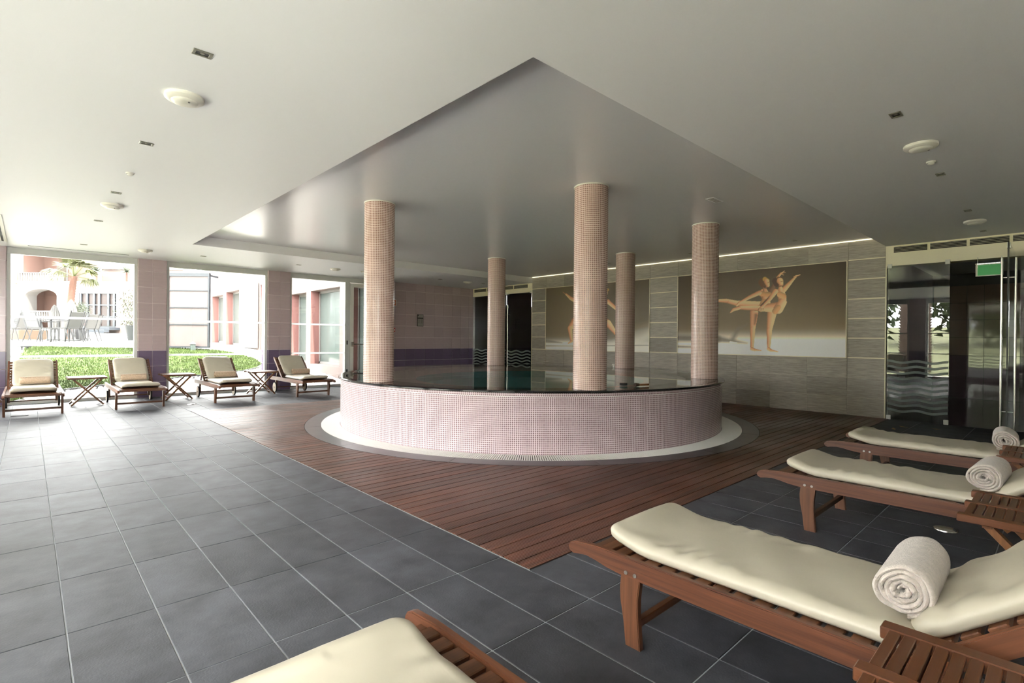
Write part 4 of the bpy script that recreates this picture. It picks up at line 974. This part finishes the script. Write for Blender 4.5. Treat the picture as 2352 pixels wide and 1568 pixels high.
e = empty('black_puck', (p.x, p.y, 0.658), label='small black cap resting on the pool rim', cat='cap'); MB().lathe([(0.0, 0.0), (0.042, 0.0), (0.044, 0.004), (0.044, 0.022), (0.04, 0.026), (0.0, 0.026)], n=24).obj('cap_body', 'rubber', e, 40); MB().lathe([(0.0, 0.027), (0.03, 0.027), (0.03, 0.025)], n=24).obj('cap_disc', 'granite', e)
p = at_z(1470, 885, 0.665)
e = empty('wooden_brush', (p.x, p.y, 0.660), 0.55 - PI / 4 * 1.0, label='wooden handled brush lying on the pool rim', cat='brush')
MB().cyl((-0.02, 0, 0.012), (0.13, 0, 0.012), 0.010, 0.012, n=12).obj('handle', 'table_z', e, 40); MB().cyl((-0.075, 0, 0.014), (-0.02, 0, 0.014), 0.022, 0.016, n=14).obj('head', 'wicker', e, 40)
p = at_z(1411, 842, 0.66)
e = empty('white_nozzle', (p.x, p.y, 0.655), label='small white nozzle on the pool beside a back column', cat='nozzle'); MB().lathe([(0.0, 0.0), (0.03, 0.0), (0.03, 0.03), (0.045, 0.04), (0.045, 0.06), (0.0, 0.065)], n=16).obj('nozzle_body', 'white', e, 40)

# ------------------------------------------------------------------ garden beyond the windows
def gz(x, y):
    t = max(0.0, y - 12.4); return -0.03 + (0.1 * min(t, 7.6) + 0.03 * max(0, t - 7.6))
def on_ground(px, py):
    d = ray(px, py); t = 5.0
    for _ in range(60):
        p = CPOS + d * t; h = p.z - gz(p.x, p.y)
        t += h / max(1e-4, (-d.z + 0.08 * d.y)) * 0.8
        if t > 120: break
    return CPOS + d * t
def ground_patch(name, mt, x0, x1, y0, y1, nx, ny, dz=0.0, inside=None):
    mb = MB(); vs = []; 
    for j in range(ny + 1):
        for i in range(nx + 1):
            x, y = x0 + (x1 - x0) * i / nx, y0 + (y1 - y0) * j / ny; vs.append((x, y, gz(x, y) + dz))
    fs = []
    for j in range(ny):
        for i in range(nx):
            if inside and not inside(x0 + (x1 - x0) * (i + .5) / nx, y0 + (y1 - y0) * (j + .5) / ny): continue
            a = j * (nx + 1) + i; fs.append((a, a + 1, a + nx + 2, a + nx + 1))
    return mb.add(vs, fs).obj(name, mt)
tag(ground_patch('ground', 'paving', -30, 40, 12.2, 75, 14, 60, -0.03), 'pale paved ground behind the building', None, None, 'structure')
lawn_px = [(92, 906), (150, 897), (248, 886), (330, 877), (420, 868), (500, 860), (560, 853), (590, 846), (603, 838), (590, 826), (560, 816), (520, 807), (483, 803), (430, 801), (385, 798), (300, 800), (200, 799), (120, 797), (62, 796), (50, 812), (34, 860), (22, 925)]
lp = [on_ground(*q) for q in lawn_px]
def inpoly(x, y, P):
    c = False; j = len(P) - 1
    for i in range(len(P)):
        if (P[i].y > y) != (P[j].y > y) and x < (P[j].x - P[i].x) * (y - P[i].y) / (P[j].y - P[i].y) + P[i].x: c = not c
        j = i
    return c
lx0, lx1, ly0, ly1 = min(p.x for p in lp), max(p.x for p in lp), min(p.y for p in lp), max(p.y for p in lp)
lawn = tag(ground_patch('lawn', 'grass', lx0, lx1, ly0, ly1, 70, 90, 0.02, lambda x, y: inpoly(x, y, lp)), 'bright green lawn sloping up behind the windows', 'lawn', None, 'stuff')
rg = random.Random(4); gb = MB(); vs = []; fs = []
while len(fs) < 26000:
    x, y = rg.uniform(lx0, lx1), ly0 + (ly1 - ly0) * rg.random() ** 1.6
    if not inpoly(x, y, lp): continue
    a = rg.uniform(0, 6.28); w = 0.008; h = rg.uniform(0.03, 0.06); z = gz(x, y) + 0.018; k = len(vs)
    vs += [(x - w * math.cos(a), y - w * math.sin(a), z), (x + w * math.cos(a), y + w * math.sin(a), z), (x + rg.uniform(-.02, .02), y + rg.uniform(-.02, .02), z + h)]; fs.append((k, k + 1, k + 2))
o = gb.add(vs, fs).obj('grass_blades', 'grass', lawn); tag(o, None, None, None, 'stuff')
pb = MB(); rg = random.Random(9)
t_ = (1 + 5 ** .5) / 2
ico_v = [Vector(q).normalized() for q in ((-1, t_, 0), (1, t_, 0), (-1, -t_, 0), (1, -t_, 0), (0, -1, t_), (0, 1, t_), (0, -1, -t_), (0, 1, -t_), (t_, 0, -1), (t_, 0, 1), (-t_, 0, -1), (-t_, 0, 1))]
ico_f = [(0, 11, 5), (0, 5, 1), (0, 1, 7), (0, 7, 10), (0, 10, 11), (1, 5, 9), (5, 11, 4), (11, 10, 2), (10, 7, 6), (7, 1, 8), (3, 9, 4), (3, 4, 2), (3, 2, 6), (3, 6, 8), (3, 8, 9), (4, 9, 5), (2, 4, 11), (6, 2, 10), (8, 6, 7), (9, 8, 1)]
cnt = 0
while cnt < 5200:
    y = 12.55 + 5.3 * rg.random() ** 1.5; x = rg.uniform(-1.0, 6.1)
    if inpoly(x, y, lp): continue
    r = rg.uniform(0.018, 0.042); s3 = (r * rg.uniform(.8, 1.3), r * rg.uniform(.8, 1.3), r * .7); z = gz(x, y) + 0.005
    pb.add([(x + q.x * s3[0], y + q.y * s3[1], z + q.z * s3[2]) for q in ico_v], ico_f); cnt += 1
tag(pb.obj('pebbles', 'pebble'), 'white pebble bed between the windows and the lawn', 'pebbles', None, 'stuff')
eg = MB()
for i in range(8): 
    a, b_ = lp[i], lp[i + 1]; eg.bar((a.x, a.y, gz(a.x, a.y)), (b_.x, b_.y, gz(b_.x, b_.y)), 0.03, 0.08)
tag(eg.obj('lawn_edging', 'annex'), 'dark edging strip along the near side of the lawn', 'edging')

# raised terrace
tz0 = gz(0, 22.4)
TZ = tz0 + 0.17
tag(MB().box(-25, 3.4, 22.3, 75, tz0 - 0.5, TZ).obj('terrace', 'paving'), 'pale raised terrace beyond the lawn', None, None, 'structure')

# pink garden wing running towards the windows
XWG = 6.2
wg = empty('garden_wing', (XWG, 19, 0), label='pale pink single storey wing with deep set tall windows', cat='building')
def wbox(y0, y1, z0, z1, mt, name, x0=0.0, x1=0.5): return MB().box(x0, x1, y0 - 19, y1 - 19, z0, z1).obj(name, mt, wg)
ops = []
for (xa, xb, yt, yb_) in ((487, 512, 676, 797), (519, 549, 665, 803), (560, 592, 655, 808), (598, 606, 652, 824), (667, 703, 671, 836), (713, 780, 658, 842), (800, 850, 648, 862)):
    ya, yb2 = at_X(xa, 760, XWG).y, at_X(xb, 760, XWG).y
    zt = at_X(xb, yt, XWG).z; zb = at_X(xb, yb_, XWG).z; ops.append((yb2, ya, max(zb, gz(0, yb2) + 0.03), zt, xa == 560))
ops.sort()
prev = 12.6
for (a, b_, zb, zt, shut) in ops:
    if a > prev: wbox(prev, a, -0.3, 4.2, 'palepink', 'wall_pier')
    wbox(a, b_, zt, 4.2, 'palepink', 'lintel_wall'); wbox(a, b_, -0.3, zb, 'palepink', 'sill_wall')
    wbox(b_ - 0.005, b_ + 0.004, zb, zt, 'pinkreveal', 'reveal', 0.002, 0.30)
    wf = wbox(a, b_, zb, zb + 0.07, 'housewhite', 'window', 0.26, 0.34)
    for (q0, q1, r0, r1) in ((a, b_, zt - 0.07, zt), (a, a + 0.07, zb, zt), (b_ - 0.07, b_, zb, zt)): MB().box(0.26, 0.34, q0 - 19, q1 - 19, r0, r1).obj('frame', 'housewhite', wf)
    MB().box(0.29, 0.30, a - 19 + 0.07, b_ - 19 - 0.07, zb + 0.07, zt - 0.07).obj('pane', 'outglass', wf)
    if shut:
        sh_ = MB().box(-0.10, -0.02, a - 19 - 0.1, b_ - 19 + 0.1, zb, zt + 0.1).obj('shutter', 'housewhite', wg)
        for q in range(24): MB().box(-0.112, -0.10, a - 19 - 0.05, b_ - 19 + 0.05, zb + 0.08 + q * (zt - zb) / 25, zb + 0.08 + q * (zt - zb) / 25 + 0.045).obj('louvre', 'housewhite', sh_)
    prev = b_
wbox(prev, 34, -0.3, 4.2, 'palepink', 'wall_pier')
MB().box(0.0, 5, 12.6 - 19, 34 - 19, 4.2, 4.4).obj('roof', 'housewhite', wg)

# glazed grey annex
dA = 17.3
A0, A1 = at_d(386, 700, dA), at_d(482, 700, dA); du = Vector((A1.x - A0.x, A1.y - A0.y, 0)); wA = du.length; du.normalize()
ax = empty('glass_annex', (A0.x, A0.y, 0), math.atan2(du.y, du.x), label='grey framed glass annex with horizontal glazing bars', cat='annex')
zb = at_d(434, 797, dA).z; zt = at_d(434, 627, dA).z
MB().box(0, wA, -0.04, 0.04, zt - 0.11, zt).obj('roof_beam', 'annex', ax); MB().box(0, wA, -0.04, 0.04, zb - 0.02, zb + 0.03).obj('base_rail', 'annex', ax)
MB().box(0.03, wA - 0.03, -0.006, 0.006, zb, zt - 0.1).obj('pane', mat('annex_glass', (0.085, 0.070, 0.068), 0.25, spec=0.25), ax)
for x in (0, wA - 0.05): MB().box(x, x + 0.05, -0.045, 0.045, zb, zt).obj('post', 'annex', ax)
for py in (667, 706, 745): z = at_d(434, py, dA).z; MB().box(0, wA, -0.03, 0.03, z - 0.015, z + 0.015).obj('glazing_bar', 'annex', ax)
MB().box(0.15, wA * 0.62, 0.10, 0.14, zb, zb + 1.45).obj('roller_blind', 'canvas', ax)
MB().box(0, wA, 0.04, 0.5, zt - 0.11, zt - 0.05).obj('roof_edge', 'annex', ax)
ln = empty('lantern', tuple(Vector((A0.x, A0.y, zb)) + du * (wA * 0.66) - FW * 0.15), label='small white garden lantern before the glass annex', cat='lantern')
ln.location.z = gz(0, ln.location.y) - 0.02
MB().box(-.08, .08, -.08, .08, 0.0, 0.03).obj('base', 'canvas', ln); MB().box(-.07, .07, -.07, .07, 0.03, 0.24).obj('glass_body', 'outglass', ln); MB().add([(-.09, -.09, .24), (.09, -.09, .24), (.09, .09, .24), (-.09, .09, .24), (0, 0, .34)], [(0, 1, 4), (1, 2, 4), (2, 3, 4), (3, 0, 4)]).obj('cap', 'canvas', ln)

# helper: a facade facing the camera at a given depth
def facade(px0, px1, dep):
    a, b_ = at_d(px0, 780, dep), at_d(px1, 780, dep); d = Vector((b_.x - a.x, b_.y - a.y, 0)); w = d.length; d.normalize(); return a, d, w, math.atan2(d.y, d.x)
def zz(py, dep, px=150): return at_d(px, py, dep).z
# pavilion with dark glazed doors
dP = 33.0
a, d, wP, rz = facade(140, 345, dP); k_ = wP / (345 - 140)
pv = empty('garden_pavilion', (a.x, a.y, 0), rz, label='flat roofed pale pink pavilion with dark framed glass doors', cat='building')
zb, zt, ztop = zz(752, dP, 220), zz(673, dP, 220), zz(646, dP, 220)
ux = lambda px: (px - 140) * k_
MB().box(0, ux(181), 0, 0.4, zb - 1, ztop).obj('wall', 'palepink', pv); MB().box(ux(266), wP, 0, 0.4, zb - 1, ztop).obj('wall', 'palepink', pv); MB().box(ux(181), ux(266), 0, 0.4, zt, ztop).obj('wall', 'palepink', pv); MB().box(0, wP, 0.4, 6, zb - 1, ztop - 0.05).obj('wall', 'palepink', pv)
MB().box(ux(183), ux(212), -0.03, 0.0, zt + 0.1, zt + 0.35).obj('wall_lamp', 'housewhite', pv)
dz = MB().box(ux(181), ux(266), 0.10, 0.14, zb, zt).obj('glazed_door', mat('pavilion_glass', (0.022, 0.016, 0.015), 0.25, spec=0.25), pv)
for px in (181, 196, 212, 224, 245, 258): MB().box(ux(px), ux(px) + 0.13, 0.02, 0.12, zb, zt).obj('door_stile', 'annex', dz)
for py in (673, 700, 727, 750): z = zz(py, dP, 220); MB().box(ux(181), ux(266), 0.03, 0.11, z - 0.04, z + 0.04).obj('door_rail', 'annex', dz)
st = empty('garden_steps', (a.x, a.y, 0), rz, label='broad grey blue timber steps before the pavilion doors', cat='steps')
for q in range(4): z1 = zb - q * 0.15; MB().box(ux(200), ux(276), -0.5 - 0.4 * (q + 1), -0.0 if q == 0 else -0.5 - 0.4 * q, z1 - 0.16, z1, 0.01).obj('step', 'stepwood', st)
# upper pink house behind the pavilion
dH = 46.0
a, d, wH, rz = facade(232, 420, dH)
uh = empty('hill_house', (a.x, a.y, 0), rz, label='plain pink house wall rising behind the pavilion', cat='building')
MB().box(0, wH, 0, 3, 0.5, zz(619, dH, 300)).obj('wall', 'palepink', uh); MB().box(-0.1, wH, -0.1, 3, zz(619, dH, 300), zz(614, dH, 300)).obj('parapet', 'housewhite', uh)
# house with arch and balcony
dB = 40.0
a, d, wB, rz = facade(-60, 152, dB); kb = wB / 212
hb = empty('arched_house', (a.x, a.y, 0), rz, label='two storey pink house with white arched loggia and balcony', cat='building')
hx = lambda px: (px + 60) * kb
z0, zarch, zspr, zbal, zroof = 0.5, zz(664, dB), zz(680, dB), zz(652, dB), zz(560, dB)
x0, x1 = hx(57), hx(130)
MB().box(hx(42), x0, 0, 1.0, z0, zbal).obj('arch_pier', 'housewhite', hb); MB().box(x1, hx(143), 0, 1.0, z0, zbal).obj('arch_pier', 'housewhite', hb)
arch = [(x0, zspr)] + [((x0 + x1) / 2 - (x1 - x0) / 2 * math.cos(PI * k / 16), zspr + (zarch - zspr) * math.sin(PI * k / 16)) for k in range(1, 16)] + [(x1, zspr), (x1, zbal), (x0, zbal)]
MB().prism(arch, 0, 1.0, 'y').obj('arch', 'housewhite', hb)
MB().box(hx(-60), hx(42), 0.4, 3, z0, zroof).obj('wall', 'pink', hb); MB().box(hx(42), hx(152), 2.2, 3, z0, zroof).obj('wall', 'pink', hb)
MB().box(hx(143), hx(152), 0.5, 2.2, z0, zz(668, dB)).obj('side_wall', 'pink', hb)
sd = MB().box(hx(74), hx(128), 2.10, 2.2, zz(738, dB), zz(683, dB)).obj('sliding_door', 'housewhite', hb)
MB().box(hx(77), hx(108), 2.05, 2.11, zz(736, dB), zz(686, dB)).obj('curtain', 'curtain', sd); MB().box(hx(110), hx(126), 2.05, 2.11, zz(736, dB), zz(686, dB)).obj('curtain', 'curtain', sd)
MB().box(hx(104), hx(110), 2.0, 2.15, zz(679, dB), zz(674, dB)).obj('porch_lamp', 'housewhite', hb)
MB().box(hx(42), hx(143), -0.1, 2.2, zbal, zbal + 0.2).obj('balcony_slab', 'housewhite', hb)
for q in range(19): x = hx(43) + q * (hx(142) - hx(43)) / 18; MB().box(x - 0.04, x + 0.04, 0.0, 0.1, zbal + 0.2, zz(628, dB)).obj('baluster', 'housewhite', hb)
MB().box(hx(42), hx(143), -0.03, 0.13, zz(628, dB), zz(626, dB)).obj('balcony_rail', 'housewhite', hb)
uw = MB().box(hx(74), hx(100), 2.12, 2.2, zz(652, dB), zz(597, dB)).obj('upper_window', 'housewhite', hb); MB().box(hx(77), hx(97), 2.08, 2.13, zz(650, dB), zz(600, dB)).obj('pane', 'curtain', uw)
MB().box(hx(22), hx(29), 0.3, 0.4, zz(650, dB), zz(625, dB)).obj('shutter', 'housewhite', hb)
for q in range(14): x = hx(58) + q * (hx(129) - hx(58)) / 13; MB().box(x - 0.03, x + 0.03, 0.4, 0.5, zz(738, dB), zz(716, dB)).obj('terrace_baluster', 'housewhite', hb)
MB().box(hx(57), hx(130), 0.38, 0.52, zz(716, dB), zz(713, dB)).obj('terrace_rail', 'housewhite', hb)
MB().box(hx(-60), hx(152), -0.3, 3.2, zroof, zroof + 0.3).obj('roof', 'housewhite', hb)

# plants
def fan_frond(seed, L_=1.0):
    rs = random.Random(seed); mb = MB(); mb.bar((0, 0, 0), (0.8 * L_, 0, 0.12 * L_), 0.03, 0.02)
    n = 15
    for k in range(n):
        t = -1.25 + 2.5 * k / (n - 1); l = L_ * (0.95 - 0.25 * abs(t)); c = Vector((0.8 * L_, 0, 0.12 * L_)); dr_ = Vector((math.cos(t), math.sin(t), -0.15 * rs.random())); sd_ = Vector((-math.sin(t), math.cos(t), 0)) * 0.055 * L_
        m_ = c + dr_ * l * 0.5; tip = c + dr_ * l + Vector((0, 0, -0.22 * L_ * (1 + rs.random())))
        mb.add([c, m_ - sd_, tip, m_ + sd_, m_ + Vector((0, 0, 0.02))], [(0, 1, 4), (1, 2, 4), (2, 3, 4), (3, 0, 4)])
    return mb
def palm(name, base, h, r, fl, nf, label, trunk='trunk', lean=0.0):
    e = empty(name, base, label=label, cat='palm')
    prof = []; nseg = int(h / 0.12) + 2
    mb = MB()
    for i in range(nseg):
        z0_, z1_ = h * i / nseg, h * (i + 1) / nseg
        mb.cyl((lean * (i / nseg) ** 2, 0, z0_), (lean * ((i + 1) / nseg) ** 2, 0, z1_), r * (1.0 + 0.25 * (1 - i / nseg)), r * (1.18 + 0.25 * (1 - i / nseg)), n=12)
    mb.obj('trunk', trunk, e)
    me = [fan_frond(q, fl).mesh('frond', 'frond') for q in range(3)]
    for k in range(nf):
        el = (-0.25, 0.25, 0.7, 1.15)[k % 4]; o = link('frond', me[k % 3], e, (lean, 0, h)); o.rotation_euler = (0.2 * math.sin(k), -el, k * 2.4)
    return e
b0 = at_d(158, 760, 20.5); b0.z = TZ
palm('fan_palm', tuple(b0), at_d(158, 634, 20.5).z - TZ, 0.10, 0.62, 20, 'fan palm with shaggy reddish trunk on the terrace', lean=0.15)
for px, py, dep, lab in ((222, 644, 38, 'spiky yucca on the pavilion roof beside the palm'), (291, 646, 38, 'spiky yucca alone on the pavilion roof end')):
    p = at_d(px, py, dep); e = empty('yucca', (p.x, p.y, p.z - 0.6), label=lab, cat='plant')
    MB().cyl((0, 0, 0), (0, 0, 1.3), 0.08, 0.06, n=8).obj('stem', 'trunk', e); mb = MB(); rs = random.Random(px)
    for k in range(70):
        a_ = rs.uniform(0, 6.28); el = rs.uniform(-0.4, 1.4); dv = Vector((math.cos(a_) * math.cos(el), math.sin(a_) * math.cos(el), math.sin(el))); sd_ = dv.orthogonal().normalized() * 0.03; c = Vector((0, 0, 1.3))
        mb.add([c - sd_, c + sd_, c + dv * rs.uniform(0.6, 0.9)], [(0, 1, 2)])
    mb.obj('foliage', 'olive', e)
p = at_d(292, 796, 15.8); p.z = at_d(297, 779, 15.8).z
pt = empty('tall_pot', (at_d(303, 700, 15.8).x, at_d(303, 700, 15.8).y, zz(782, 15.8, 303)), label='tall tapered grey pot with a feathery bush at the terrace end', cat='plant pot')
hp = zz(747, 15.8, 303) - zz(782, 15.8, 303)
MB().lathe([(0.0, 0.0), (0.10, 0.0), (0.17, hp), (0.15, hp), (0.14, hp - 0.03), (0.0, hp - 0.03)], n=20).obj('pot', 'pot', pt, 40)
mb = MB(); rs = random.Random(5)
for k in range(900):
    c = Vector((rs.gauss(0, .17), rs.gauss(0, .17), hp + rs.uniform(0.0, 1.05))); dv = Vector((rs.gauss(0, 1), rs.gauss(0, 1), rs.gauss(0.3, 1))).normalized(); sd_ = dv.orthogonal().normalized() * 0.012; mb.add([c - sd_, c + sd_, c + dv * 0.11], [(0, 1, 2)])
mb.obj('foliage', 'olive', pt)
ob = at_d(184, 760, 21.0); ob.z = TZ
ot = empty('olive_tree', tuple(ob), label='little olive tree growing in a dark urn on the terrace', cat='tree')
MB().cyl((0, 0, 0.5), (0.02, 0, 1.05), 0.025, 0.02, n=8).obj('stem', 'trunk', ot); MB().lathe([(0, 0), (0.14, 0), (0.2, 0.35), (0.14, 0.5), (0.0, 0.5)], n=18).obj('urn', 'chair', ot, 40)
mb = MB()
for k in range(900):
    v_ = Vector((rs.gauss(0, 1), rs.gauss(0, 1), rs.gauss(0, 1))).normalized() * rs.uniform(0.1, 0.36); c = Vector((0, 0, 1.25)) + v_; dv = Vector((rs.gauss(0, 1), rs.gauss(0, 1), rs.gauss(0, 1))).normalized(); sd_ = dv.orthogonal().normalized() * 0.015; mb.add([c - sd_, c + sd_, c + dv * 0.08], [(0, 1, 2)])
mb.obj('foliage', 'olive', ot)
# closed parasols
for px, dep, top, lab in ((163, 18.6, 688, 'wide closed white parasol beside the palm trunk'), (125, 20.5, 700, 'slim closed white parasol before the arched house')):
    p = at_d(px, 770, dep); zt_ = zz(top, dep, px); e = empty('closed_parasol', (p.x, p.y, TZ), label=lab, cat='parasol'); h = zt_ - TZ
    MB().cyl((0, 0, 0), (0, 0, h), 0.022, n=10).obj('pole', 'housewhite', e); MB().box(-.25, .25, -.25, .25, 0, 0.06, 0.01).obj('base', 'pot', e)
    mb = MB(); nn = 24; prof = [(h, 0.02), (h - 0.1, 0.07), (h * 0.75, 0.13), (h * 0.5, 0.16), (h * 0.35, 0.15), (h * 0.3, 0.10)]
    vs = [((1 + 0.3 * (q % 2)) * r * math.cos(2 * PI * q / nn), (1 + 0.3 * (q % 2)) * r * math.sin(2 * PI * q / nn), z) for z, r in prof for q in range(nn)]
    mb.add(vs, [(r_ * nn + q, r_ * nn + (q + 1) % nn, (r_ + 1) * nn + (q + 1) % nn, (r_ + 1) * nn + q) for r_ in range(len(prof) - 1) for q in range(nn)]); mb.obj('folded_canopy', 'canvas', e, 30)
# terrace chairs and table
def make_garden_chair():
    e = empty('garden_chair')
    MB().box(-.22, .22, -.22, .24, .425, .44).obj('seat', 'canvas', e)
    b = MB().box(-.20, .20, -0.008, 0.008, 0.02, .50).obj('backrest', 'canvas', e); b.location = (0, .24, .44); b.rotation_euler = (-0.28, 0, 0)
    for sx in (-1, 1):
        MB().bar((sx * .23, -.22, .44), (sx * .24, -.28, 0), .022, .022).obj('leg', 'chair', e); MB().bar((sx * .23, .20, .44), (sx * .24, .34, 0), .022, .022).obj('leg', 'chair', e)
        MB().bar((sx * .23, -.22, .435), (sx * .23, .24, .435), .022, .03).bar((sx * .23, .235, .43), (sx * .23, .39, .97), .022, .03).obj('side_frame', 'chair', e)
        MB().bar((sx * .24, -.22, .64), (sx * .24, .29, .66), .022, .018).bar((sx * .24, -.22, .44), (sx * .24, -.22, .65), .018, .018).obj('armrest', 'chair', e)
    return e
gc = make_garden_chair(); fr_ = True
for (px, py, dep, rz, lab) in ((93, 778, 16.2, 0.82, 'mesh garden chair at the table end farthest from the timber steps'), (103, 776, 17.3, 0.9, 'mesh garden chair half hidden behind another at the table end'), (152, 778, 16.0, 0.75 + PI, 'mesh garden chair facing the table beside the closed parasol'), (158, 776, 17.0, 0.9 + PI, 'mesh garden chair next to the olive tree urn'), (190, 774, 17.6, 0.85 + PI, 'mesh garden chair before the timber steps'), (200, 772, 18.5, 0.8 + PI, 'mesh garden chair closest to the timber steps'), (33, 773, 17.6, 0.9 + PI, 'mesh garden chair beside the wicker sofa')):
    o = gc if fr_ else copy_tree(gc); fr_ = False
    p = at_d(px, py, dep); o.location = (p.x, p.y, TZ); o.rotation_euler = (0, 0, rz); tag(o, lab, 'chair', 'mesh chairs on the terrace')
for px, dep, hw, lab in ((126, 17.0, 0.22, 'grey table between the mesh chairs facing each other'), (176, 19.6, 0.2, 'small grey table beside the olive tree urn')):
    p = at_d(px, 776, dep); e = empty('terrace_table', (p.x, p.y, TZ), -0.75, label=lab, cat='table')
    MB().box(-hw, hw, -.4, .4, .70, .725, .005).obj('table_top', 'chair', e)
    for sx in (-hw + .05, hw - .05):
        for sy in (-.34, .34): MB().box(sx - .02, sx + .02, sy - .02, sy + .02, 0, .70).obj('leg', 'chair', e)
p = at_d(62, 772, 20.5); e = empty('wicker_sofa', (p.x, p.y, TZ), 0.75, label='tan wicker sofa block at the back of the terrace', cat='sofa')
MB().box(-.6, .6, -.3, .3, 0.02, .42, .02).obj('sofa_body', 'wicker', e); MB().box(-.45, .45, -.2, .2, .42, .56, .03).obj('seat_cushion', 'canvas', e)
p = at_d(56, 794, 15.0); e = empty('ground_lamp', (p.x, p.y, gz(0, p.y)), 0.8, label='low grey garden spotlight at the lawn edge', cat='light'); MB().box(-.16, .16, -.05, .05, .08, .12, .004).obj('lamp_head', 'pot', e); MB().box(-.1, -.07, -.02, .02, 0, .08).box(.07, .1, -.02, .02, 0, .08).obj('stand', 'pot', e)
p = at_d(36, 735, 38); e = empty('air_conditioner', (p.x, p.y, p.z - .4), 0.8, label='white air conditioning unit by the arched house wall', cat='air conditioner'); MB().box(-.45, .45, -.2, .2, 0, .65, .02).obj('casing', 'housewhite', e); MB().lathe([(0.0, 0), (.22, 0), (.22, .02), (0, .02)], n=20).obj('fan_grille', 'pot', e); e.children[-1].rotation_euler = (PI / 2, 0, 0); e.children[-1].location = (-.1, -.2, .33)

# ------------------------------------------------------------------ garden on the left side (seen mirrored in glass and tiles)
def hill(x): return -0.05 + 0.06 * max(0.0, -9.0 - x)
gl = MB(); hx_ = [XL - 2.2, -6, -9, -12, -16, -20, -26, -34, -60]
gl.add([(x, y, hill(x)) for x in hx_ for y in (-60, 80)], [(2 * i, 2 * i + 1, 2 * i + 3, 2 * i + 2) for i in range(len(hx_) - 1)])
tag(gl.obj('side_lawn', 'sidegrass'), 'wide lawn on the garden side', 'lawn', None, 'stuff')
tag(MB().box(XL - 2.2, XL - 0.2, -12, 12.2, -0.2, -0.03).obj('gravel_strip', 'pebble'), 'white gravel strip along the garden side windows', None, None, 'structure')
for (x, y, h, r, lab) in ((-8.0, 4.4, 7.0, 0.42, 'thick pale palm trunk on the side lawn by the gravel'), (-14.0, 8.4, 8.0, 0.32, 'slimmer palm trunk farther out on the side lawn')):
    palm('garden_palm', (x, y, hill(x)), h, r, 1.6, 16, lab, trunk=mat('pale_trunk', (0.085, 0.055, 0.042), 0.9, var=0.3, vscale=(6, 6, 20)))
for k, (x, y, s_, lab) in enumerate(((-27, -6, 3.4, 'dark garden tree next to the bare end of the lawn'), (-26, 3, 3.6, 'middle dark garden tree at the lawn end'), (-28, 12, 3.8, 'broad dark garden tree by the palms'), (-29, 21.5, 4.0, 'dark garden tree beyond the palms'), (-27, 31, 3.8, 'farthest dark garden tree of the side lawn'), (-26, -15, 3.6, 'dark garden tree at the bare end of the lawn'))):
    e = empty('garden_tree', (x, y, hill(x)), label=lab, cat='tree'); MB().cyl((0, 0, 0), (0.2, 0, s_ * 0.8), 0.3, 0.2, n=10).obj('trunk', 'trunk', e)
    mb = MB(); rs = random.Random(k)
    for q in range(4200):
        v_ = Vector((rs.gauss(0, 1), rs.gauss(0, 1), rs.gauss(0, 1))).normalized() * s_ * rs.uniform(0.45, 1.0) * (1 + 0.2 * math.sin(3 * q))
        c = Vector((v_.x, v_.y, v_.z * 1.0 + s_ * 1.05)); dv = Vector((rs.gauss(0, 1), rs.gauss(0, 1), rs.gauss(0, 1))).normalized(); sd_ = dv.orthogonal().normalized() * 0.2; mb.add([c - sd_, c + sd_, c + dv * 0.5], [(0, 1, 2)])
    mb.obj('crown', 'bush', e)
